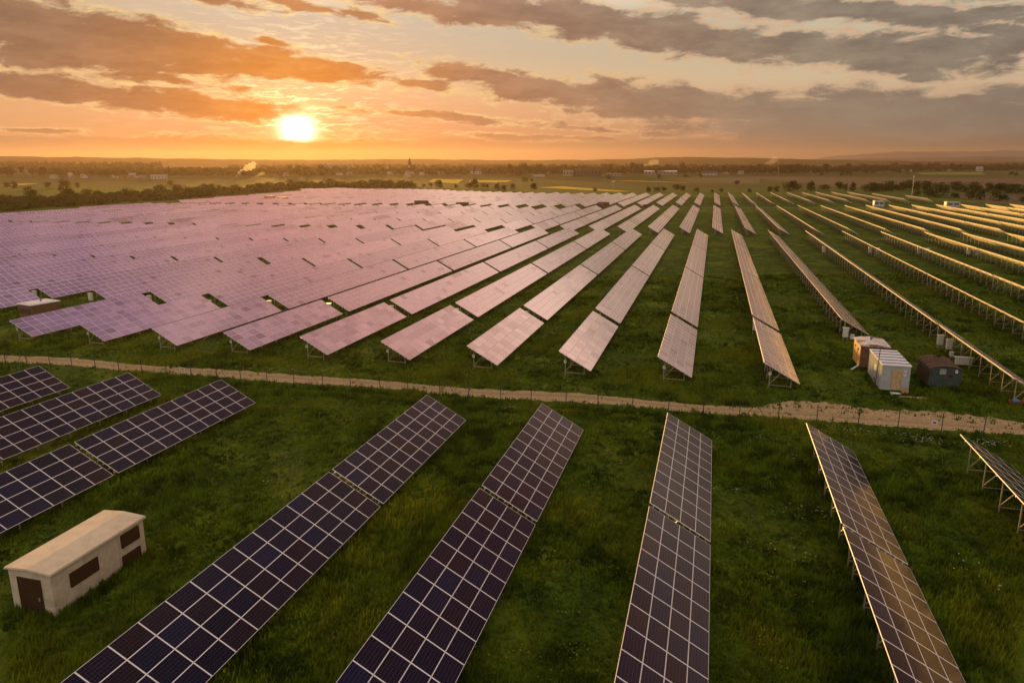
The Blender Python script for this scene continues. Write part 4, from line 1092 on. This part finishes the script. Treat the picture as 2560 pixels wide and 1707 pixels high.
def scrub_mass():
    r_ = random.Random(77); mb = MB()
    for i in range(1500):
        t, u = r_.random(), r_.random(); a, c = lerp_line(nearl, t), lerp_line(farl, t)
        x, y = a[0] - 10 + (c[0] - a[0]) * u + r_.uniform(-3, 3), a[1] + 8 + (c[1] - a[1]) * u; z = terr(x, y); H = r_.uniform(1.6, 4.2)
        for j in range(9):
            p = Vector((x + r_.uniform(-2.4, 2.4), y + r_.uniform(-2.4, 2.4), z + H * r_.uniform(.1, 1)))
            s = r_.uniform(.7, 1.5); uu = Vector((r_.gauss(0, 1), r_.gauss(0, 1), r_.gauss(0, .6))).normalized(); vv = uu.cross(Vector((.3, -.9, .2))).normalized()
            mb.poly([p - uu * s, p + vv * s, p + uu * s, p - vv * s])
    mb.build('undergrowth', M['leafb'], label='low undergrowth filling the scrub belt behind the left panels', cat='undergrowth', kind='stuff')
scrub_mass()
# houses
M['hwall'] = mat_plain('house_render', (.26, .21, .17), .8, 0, .1, .5)
M['hwhite'] = mat_plain('house_white_render', (.42, .38, .34), .8, 0, .05, .5)
M['hroof'] = mat_plain('house_roof_tiles', (.20, .11, .08), .7, 0, .2, .6)
M['hroofg'] = mat_plain('house_roof_grey', (.22, .19, .18), .45, .1, .12, .6)
M['hdark'] = mat_plain('dark_factory_wall', (.05, .035, .035), .7, 0, .2, .3)
def gable(mb, w, l, h, rh, mi=1):
    X, Y = w / 2 + .4, l / 2 + .4
    mb.poly([(-X, -Y, h), (X, -Y, h), (X, 0, h + rh), (-X, 0, h + rh)], mi); mb.poly([(X, Y, h), (-X, Y, h), (-X, 0, h + rh), (X, 0, h + rh)], mi)
def house(x, y, w, l, h, rh, rz, label, wall='hwall', roof='hroof', group=None, chim=True, nwin=3, name='house', flat=False):
    t = empty(name, (x, y, terr(x, y)), rz, label, 'house' if name == 'house' else name.replace('_', ' '), group)
    mb = MB(); mb.box((0, 0, h / 2 - .5), (w, l, h + 1))
    if not flat:
        for s in (-1, 1): mb.poly([(s * w / 2, -l / 2, h), (s * w / 2, l / 2, h), (s * w / 2, 0, h + rh)])
    mb.build('wall', M[wall], t)
    mb = MB()
    if flat: mb.box((0, 0, h + .25), (w + .6, l + .6, .5))
    else: gable(mb, w, l, h, rh, 0)
    rf = mb.build('roof', M[roof], t)
    if chim and not flat: m2 = MB(); m2.box((w * .22, l * .12, h + rh), (.7, .7, 1.6)); m2.build('chimney', M['rust'], rf)
    for i in range(nwin):
        m2 = MB(); m2.box(((i + .5) / nwin * w - w / 2, -l / 2 - .03, h * .55), (w / nwin * .35, .08, h * .32)); m2.build('window', M['glassd'], t)
    return t
HG = 'village houses in the tree band'
hs = [(-1118, 1072, 'white', 'L'), (-1085, 1078, 'wall', 'L'), (-1190, 1180, 'wall', 'L'), (-1092, 1112, 'white', 'L'), (-1150, 1170, 'wall', 'L'), (-1060, 1150, 'white', 'L'), (-1035, 1165, 'wall', 'L'), (-1010, 1150, 'white', 'L'), (-965, 1112, 'wall', 'L'), (-1059, 1190, 'wall', 'L'),
      (-800, 1300, 'wall', 'S'), (-740, 1400, 'white', 'S'), (-720, 1405, 'wall', 'S'), (-640, 1425, 'wall', 'C'), (-600, 1440, 'wall', 'C'), (-580, 1450, 'white', 'C'), (-545, 1290, 'white', 'C'), (-550, 1480, 'wall', 'C'), (-620, 1470, 'wall', 'C'),
      (-5, 1620, 'wall', 'M'), (20, 1640, 'wall', 'M'), (52, 1700, 'white', 'M'), (477, 2200, 'wall', 'R'), (500, 2230, 'white', 'R'), (617, 2320, 'wall', 'R'), (1160, 2980, 'white', 'R'), (1186, 3000, 'wall', 'R')]
ZN = {'L': 'at the left', 'S': 'in the orange glow right of the smoke', 'C': 'near the church spire', 'M': 'right of the white factory roof', 'R': 'at the right below the hills'}
rh_ = random.Random(11)
for i, (x, y, k, zn) in enumerate(hs):
    w = rh_.uniform(9, 13)
    house(x, y, w, rh_.uniform(7, 9), rh_.uniform(3, 4.5), rh_.uniform(2.4, 3.6), rh_.uniform(-.5, .5), f"{'white' if k == 'white' else 'tan'} village house among the trees {ZN[zn]}", 'hwhite' if k == 'white' else 'hwall', rh_.choice(['hroof', 'hroofg']), HG)
house(-922, 1098, 26, 12, 5.5, 1.5, .7, 'long white barn standing alone below the left village trees', 'hwhite', 'hroofg', name='barn', nwin=5, chim=False)
house(-838, 1580, 66, 16, 19, 0, .5, 'big dark block standing above the village left of the spire', 'hwall', 'hwall', name='apartment_block', flat=True, nwin=8)
house(-505, 1560, 34, 14, 6, 8, .25, 'white gabled house with long dark roof right of the spire', 'hwhite', 'hdark', name='farm_house', nwin=5)
house(-232, 1412, 52, 20, 13, 0, .1, 'wide dark brown factory block in the middle of the tree band', 'hdark', 'hdark', name='factory', flat=True, nwin=8)
house(-268, 1405, 18, 16, 11, 0, .1, 'grey square block at the left end of the dark factory', 'hwall', 'hwall', name='factory', flat=True, nwin=3)
house(-190, 1418, 40, 9, 5, 0, .05, 'low pale wall-like shed right of the dark factory', 'hwall', 'hwall', name='shed', flat=True, nwin=6)
house(-110, 1590, 66, 22, 7, 1.6, .1, 'long factory with bright white roof right of centre', 'hwall', 'white', name='factory', nwin=9, chim=False)
house(-12, 1600, 30, 14, 3.5, 4.5, .1, 'low house with dark roof right of the white factory', 'hwhite', 'hdark', name='farm_house', nwin=4)
house(-312, 1352, 20, 9, 3, 1, .1, 'small greenhouse-like shed left of the dark factory', 'hwhite', 'hroofg', name='shed', nwin=4, chim=False)
house(709, 2380, 15, 11, 7, 6, .2, 'white two-storey house standing out at the right of the tree band', 'hwhite', 'hroofg', name='farm_house', nwin=3)
def church():
    x, y = -690, 1650; t = empty('church', (x, y, terr(x, y)), .4, 'church with a thin pointed spire above the village left of centre', 'church')
    mb = MB(); mb.box((0, 0, 9), (8, 8, 19)); mb.build('tower', M['hwall'], t)
    mb = MB(); mb.tube((0, 0, 18.5), (0, 0, 36), 5.2, .3, 8); sp_ = mb.build('spire', M['hdark'], t)
    mb = MB(); mb.tube((0, 0, 36), (0, 0, 38.5), .25); mb.build('finial', M['steel'], sp_)
    mb = MB(); mb.box((15, 0, 5), (22, 12, 11)); mb.build('nave', M['hwall'], t)
    mb = MB(); gable(mb, 22, 12, 0, 5, 0); mb.build('roof', M['hroof'], t, (15, 0, 10.5))
church()
def mast(x, y, h, label, box=False):
    t = empty('mast', (x, y, terr(x, y)), 0, label, 'mast')
    mb = MB(); mb.tube((0, 0, 0), (0, 0, h), .16, .09, 6); mb.build('pole', M['steel'], t)
    mb = MB()
    if box: mb.box((0, 0, h), (3.2, 1.2, 1.6)); mb.box((0, 0, h * .65), (2.4, 1, .3))
    else: mb.box((0, 0, h), (.8, .5, .7))
    mb.build('head', M['grey'], t)
mast(-93, 716, 8.5, 'grey mast with boxy top behind the middle of the farm', True)
mast(138, 601, 14, 'thin mast with lamp head at the back right edge of the farm')
mast(-470, 745, 10, 'pole standing in the scrub belt at the left')
mast(-338, 1035, 9, 'thin white pole on the field left of centre')
mast(98, 1300, 16, 'power pole on the ploughed field')

# hills
def mat_hill(name, c1, c2):
    m, b, p = newmat(name); g = b.new('ShaderNodeNewGeometry').outputs['Position']
    n = b.noise(g, .0022, 6, .6)
    b.put(p.inputs['Base Color'], b.mix(b.sstep(n, .42, .58), c1, c2)); p.inputs['Roughness'].default_value = .95; p.inputs['Specular IOR Level'].default_value = .05
    return m
def ridge(name, r0, r1, r2, crest, mat, az0=-62, az1=36, na=240, nr=16, seed=0, rough=1.0):
    """crest: list of (bearing from view axis in degrees, height above the camera's eye level in degrees)"""
    ax = [c[0] for c in crest]; ay = [c[1] for c in crest]; V = []; F_ = []
    for i in range(na + 1):
        a = az0 + (az1 - az0) * i / na; hh = float(np.interp(a, ax, ay))
        top = CAM_H + r1 * math.tan(R(hh)) + rough * .5 * (3 * math.sin(a * 1.9 + seed) + 2 * math.sin(a * 5.3 + seed * 2) + 1.2 * math.sin(a * 13.7 + seed))
        for j in range(nr + 1):
            u = j / nr; r = r0 + (r2 - r0) * u; k = sm((r - r0) / (r1 - r0)) if r < r1 else 1 - sm((r - r1) / (r2 - r1)) * .9
            lum = 1 + .06 * math.sin(a * 3.1 + r * .004 + seed) * (1 - abs(2 * u - 1))
            w_ = R(a - 15.03); V.append((r * math.sin(w_), r * math.cos(w_), -8 + (top + 8) * k * (lum if k < .97 else 1)))
    for i in range(na):
        for j in range(nr):
            q = i * (nr + 1) + j; F_.append((q, q + nr + 1, q + nr + 2, q + 1))
    me = bpy.data.meshes.new(name); me.from_pydata(V, [], F_); me.materials.append(mat)
    me.polygons.foreach_set('use_smooth', [True] * len(F_))
    return place(name, me, kind='structure')
H1 = mat_hill('wooded_hill', (.030, .035, .012), (.055, .055, .022))
H2 = mat_hill('bare_hill', (.11, .10, .085), (.14, .125, .105))
H3 = mat_hill('mountain_slope', (.17, .17, .17), (.20, .20, .20))  # pale grey puts distance haze into the slope colour
ridge('hills', 3500, 4600, 5200, [(-62, .4), (-34.6, .30), (-28, .24), (-19, .12), (-15, .10), (-8, .16), (-3, .10), (0, .07), (6, .10), (9, .17), (12.0, .30), (14, .28), (18, .20), (22, .10), (26, 0.02), (36, -.1)], H1, seed=1, rough=.7)
ridge('bare_hills', 5200, 6200, 6900, [(-62, -.5), (14, -.4), (18, .05), (24, .16), (28.5, .22), (31, .30), (33, .26), (36, .25)], H2, seed=4, rough=.8)
ridge('mountains', 6900, 7700, 8300, [(-62, -.6), (14, -.3), (17, .3), (18.5, .25), (20, -.1), (22, .25), (25, .5), (27, .62), (29, .60), (31, .60), (32.5, .66), (34, .62), (36, .62)], H3, seed=8, rough=1.2)

# smoke from fires in the village
def mat_smoke(d):
    m = bpy.data.materials.new('smoke'); m.use_nodes = True; t = m.node_tree; t.nodes.clear(); b = NB(t)
    v = b.new('ShaderNodeVolumePrincipled'); v.inputs['Color'].default_value = (.95, .9, .85, 1); v.inputs['Density'].default_value = d; v.inputs['Anisotropy'].default_value = .5
    o = b.new('ShaderNodeOutputMaterial'); t.links.new(v.outputs[0], o.inputs['Volume']); return m
def smoke(x, y, s, dens, label, seed):
    r_ = random.Random(seed); bm = bmesh.new()
    for k in range(9):
        f_ = k / 8; c = Vector((f_ * 4.6 * s + r_.uniform(-.3, .3) * s, r_.uniform(-.5, .5) * s, (.4 + 2.6 * f_ ** .6 + r_.uniform(-.3, .3)) * s)); rr = s * (.35 + .75 * f_)
        res = bmesh.ops.create_icosphere(bm, subdivisions=2, radius=rr, matrix=Matrix.Translation(c))
        for v in res['verts']: v.co += (v.co - c).normalized() * rr * .25 * math.sin(v.co.x * 3 / s + v.co.z * 4 / s + k)
    me = bpy.data.meshes.new('smoke'); bm.to_mesh(me); bm.free()
    me.materials.append(mat_smoke(dens))
    o = place('smoke', me, None, (x, y, terr(x, y)), (0, 0, R(25)), label=label, cat='smoke', kind='stuff')
    # one closed skin instead of overlapping balls
    md = o.modifiers.new('skin', 'REMESH'); md.mode = 'VOXEL'; md.voxel_size = s * .16
smoke(-850, 1215, 6.5, .05, 'white smoke drifting from a fire left of the sun', 3)
smoke(-213, 2300, 9, .012, 'thin smoke rising right of the dark factory', 5)
smoke(150, 2700, 11, .007, 'faint smoke rising before the hills right of centre', 8)

# ------------------------------------------------------------------ grass and flowers
def mat_grass():
    m, b, p = newmat('grass_blades')
    g = b.new('ShaderNodeNewGeometry').outputs['Position']; gx, gy, gz = b.sep(g)[:3]
    n = b.noise(g, .5, 4, .6); n2 = b.noise(g, .09, 4, .5); n3 = b.noise(g, 6.0, 2, .5)
    c = b.mix(b.sstep(n, .35, .65), (.018, .046, .003), (.135, .220, .009))
    c = b.mix(b.m('MULTIPLY', b.sstep(n2, .48, .64), .7), c, (.22, .25, .013))  # broad golden patches put sunlight into the blade colour
    st = b.noise(b.xyz(b.m('MULTIPLY', gx, .8), b.m('MULTIPLY', gy, .12), 0), 1.0, 5, .6, .9)
    c = b.mix(b.m('MULTIPLY', b.sstep(st, .50, .66), .6), c, (.026, .058, .004))
    c = b.mix(b.m('MULTIPLY', b.sstep(n3, .5, .75), .35), c, (.16, .18, .02))
    b.put(p.inputs['Base Color'], c); p.inputs['Roughness'].default_value = .7; p.inputs['Specular IOR Level'].default_value = .2
    tr = b.new('ShaderNodeBsdfTranslucent'); b.put(tr.inputs[0], c)
    mx = b.new('ShaderNodeMixShader'); mx.inputs[0].default_value = .45
    b.t.links.new(p.outputs[0], mx.inputs[1]); b.t.links.new(tr.outputs[0], mx.inputs[2])
    o = [q for q in b.n if q.type == 'OUTPUT_MATERIAL'][0]; b.t.links.new(mx.outputs[0], o.inputs[0])
    return m
M['grass'] = mat_grass()
def grass_field():
    rg = np.random.default_rng(3)
    N = 190000
    # density falls off with distance
    dist = 24 + (150 - 24) * rg.random(N) ** 1.35
    azr = np.radians(rg.uniform(-38, 38, N)) - math.radians(15.03)
    x = dist * np.sin(azr) / np.cos(azr + math.radians(15.03)); y = dist * np.cos(azr) / np.cos(azr + math.radians(15.03))
    lum = np.sin(x * .23 + 1.7 * np.sin(y * .11)) + np.sin(y * .37 + 1.1 * np.sin(x * .19)) + np.sin(x * 1.13 + y * .7) * .6
    keep = (rg.random(N) < .62 + .22 * lum) & (y > 16)
    on_road = (y > 65.62 + .3 * np.sin(x * 1.3) * np.sin(x * 3.1)) & (y < 67.95 + .35 * np.sin(x * .9 + 1) * np.sin(x * 2.7)); flare = (x > 6) & (x < 27) & (y > 68) & (y < 71.5)
    keep &= ~(on_road & (rg.random(N) > .05)) & ~(flare & (rg.random(N) > .25))
    keep &= ~((np.abs(x + 31.4) < 1.35) & (np.abs(y - 28.45) < 3.15))
    for (x0, x1, y0, y1) in ((16.7, 19.3, 75.8, 82.2), (16.2, 19, 83.8, 87.8), (21.4, 24.4, 78, 82.5)):
        keep &= ~((x > x0) & (x < x1) & (y > y0) & (y < y1))
    x, y, lum = x[keep], y[keep], lum[keep]
    ex, ey = [], []
    def ring(cx, cy, w, l, k, spread):
        for _ in range(k):
            t = rg.random() * 2 * (w + l); o = abs(rg.normal(0, spread)) + .03
            if t < w: p = (cx - w / 2 + t, cy - l / 2 - o)
            elif t < 2 * w: p = (cx - w / 2 + t - w, cy + l / 2 + o)
            elif t < 2 * w + l: p = (cx - w / 2 - o, cy - l / 2 + t - 2 * w)
            else: p = (cx + w / 2 + o, cy - l / 2 + t - 2 * w - l)
            ex.append(p[0]); ey.append(p[1])
    ring(-31.4, 28.45, 2.6, 6.2, 1500, .28)
    ring(18, 79, 2.5, 6.2, 350, .2); ring(17.6, 85.8, 2.75, 3.8, 250, .2); ring(22.9, 80.2, 2.8, 4.3, 450, .25)
    for (cx, cy, w, l, k) in ((12, 62.8, 24, .8, 1500), (-30, 62.9, 60, .9, 2500)): ring(cx, cy, w, l, k, .5)
    x = np.concatenate([x, ex]); y = np.concatenate([y, ey]); lum = np.concatenate([lum, np.full(len(ex), 1.6)]); n = len(x)
    z = np.array([terr(a, c) + wob(a, c) for a, c in zip(x, y)]) - .03
    B = 5
    ang = rg.uniform(0, 2 * np.pi, (n, B)); lean = rg.uniform(.05, .55, (n, B)); hgt = (rg.uniform(.16, .46, (n, 1)) * (1 + .18 * lum[:, None])) * rg.uniform(.6, 1.15, (n, B))
    wid = rg.uniform(.018, .05, (n, B)) * (1 + (np.hypot(x, y)[:, None] / 90))
    ox = rg.normal(0, .11, (n, B)); oy = rg.normal(0, .11, (n, B))
    bxx = x[:, None] + ox; byy = y[:, None] + oy; bz = np.repeat(z[:, None], B, 1)
    tx = np.cos(ang) * lean * hgt; ty = np.sin(ang) * lean * hgt
    wx = -np.sin(ang + .6) * wid; wy = np.cos(ang + .6) * wid
    V = np.stack([np.stack([bxx - wx, byy - wy, bz], -1), np.stack([bxx + wx, byy + wy, bz], -1), np.stack([bxx + tx, byy + ty, bz + hgt], -1)], 2).reshape(-1, 3)
    nt = n * B
    me = bpy.data.meshes.new('grass')
    me.vertices.add(nt * 3); me.loops.add(nt * 3); me.polygons.add(nt)
    me.vertices.foreach_set('co', V.astype(np.float32).ravel())
    me.loops.foreach_set('vertex_index', np.arange(nt * 3, dtype=np.int32))
    me.polygons.foreach_set('loop_start', np.arange(0, nt * 3, 3, dtype=np.int32)); me.polygons.foreach_set('loop_total', np.full(nt, 3, dtype=np.int32))
    me.materials.append(M['grass']); me.update(); me.validate()
    place('grass', me, label='tufted green meadow grass under and between the panels', cat='grass', kind='stuff')
grass_field()
def flowers(name, col, spots, label, n, s=.05, seed=1):
    rg = random.Random(seed); mb = MB()
    for (cx, cy, sx, sy, k) in spots:
        hub = [(rg.gauss(cx, sx), rg.gauss(cy, sy)) for _ in range(max(3, int(9 * k)))]
        for i in range(int(n * k)):
            hx, hy = rg.choice(hub); x, y = rg.gauss(hx, .5), rg.gauss(hy, .4)
            if 65 < y < 68.6: continue
            z = terr(x, y) + wob(x, y) + rg.uniform(.22, .5); q = s * rg.uniform(.6, 1.5)
            for d in range(3):
                ux, uy = rg.uniform(-q, q) * 1.5, rg.uniform(-q, q) * 1.5
                mb.poly([(x + ux - q, y + uy, z), (x + ux, y + uy - q, z + q * .3), (x + ux + q, y + uy, z), (x + ux, y + uy + q, z + q * .2)])
    mb.build(name, mat_plain(name + '_petals', col, .8, 0, .08, 5), label=label, cat='flowers', kind='stuff')
flowers('white_wildflowers', (.62, .62, .45), [(12, 62.5, 2.5, .7, .6), (17.5, 61.8, 2.0, .7, 1.0), (22, 62.3, 1.5, .5, .5), (4.5, 48, 1.5, 4, .35), (5.2, 40, .8, 1.5, .15), (-14, 62.5, 6, .5, .4), (-27, 42, 2, 3, .10), (5, 58, 2, 1.5, .2), (-5.2, 52, .5, .4, .12), (14.5, 41, .7, 1.0, .1)], 'sprays of small white wildflowers in the near meadow and along the fence', 110, .024, 4)
flowers('yellow_wildflowers', (.42, .36, .03), [(-5.5, 36, 1.2, 4, .9), (5.0, 34, 1.0, 3, .7), (-27.5, 37, .8, 3.5, .6), (-25, 31, .6, 1.5, .4), (-5.5, 27, 1.3, 1.2, .6), (-33, 52, 6, 3, .3), (-15.5, 50, 2, 5, .25), (-10, 72.5, 12, 1.5, .5), (2, 85, 1.5, 8, .35)], 'yellowish flowering patches in the meadow grass between the tables', 90, .016, 6)
def shrub(x, y, h, label, name='shrub'):
    me = tree_mesh(int(abs(x * 7 + y)), h, h * .75, .05, 260, 'leafb', name, 6, .16 * h)
    place(name, me, None, (x, y, terr(x, y) - .03), label=label, cat='shrub')
shrub(7.1, 46.8, .8, 'leafy green shrub beside the rear posts of the gleaming near row')
me = tree_mesh(91, .8, .45, .3, 90, 'leafb', 'sapling', 4, .16)
place('sapling', me, None, (22.7, 80.4, terr(22.7, 80.4) + 2.38), label='small leafy sapling growing on the rusty wagon roof', cat='sapling')
shrub(26.4, 76.3, 1.0, 'small bright green weed near the last posts of the right row')

# ------------------------------------------------------------------ evening haze
def haze():
    m = bpy.data.materials.new('haze_air'); m.use_nodes = True; t = m.node_tree; t.nodes.clear(); b = NB(t)
    v = b.new('ShaderNodeVolumePrincipled'); v.inputs['Color'].default_value = (.42, .31, .26, 1)
    v.inputs['Density'].default_value = HAZE; v.inputs['Anisotropy'].default_value = .60
    o = b.new('ShaderNodeOutputMaterial'); t.links.new(v.outputs[0], o.inputs['Volume'])
    mb = MB(); mb.box((0, 0, (138 - 12) / 2), (17400, 17400, 150))
    ob = mb.build('haze', m, kind='stuff')
    ob['label'] = 'warm evening haze over the whole plain'; ob['category'] = 'haze'
HAZE = 9.5e-5
haze()
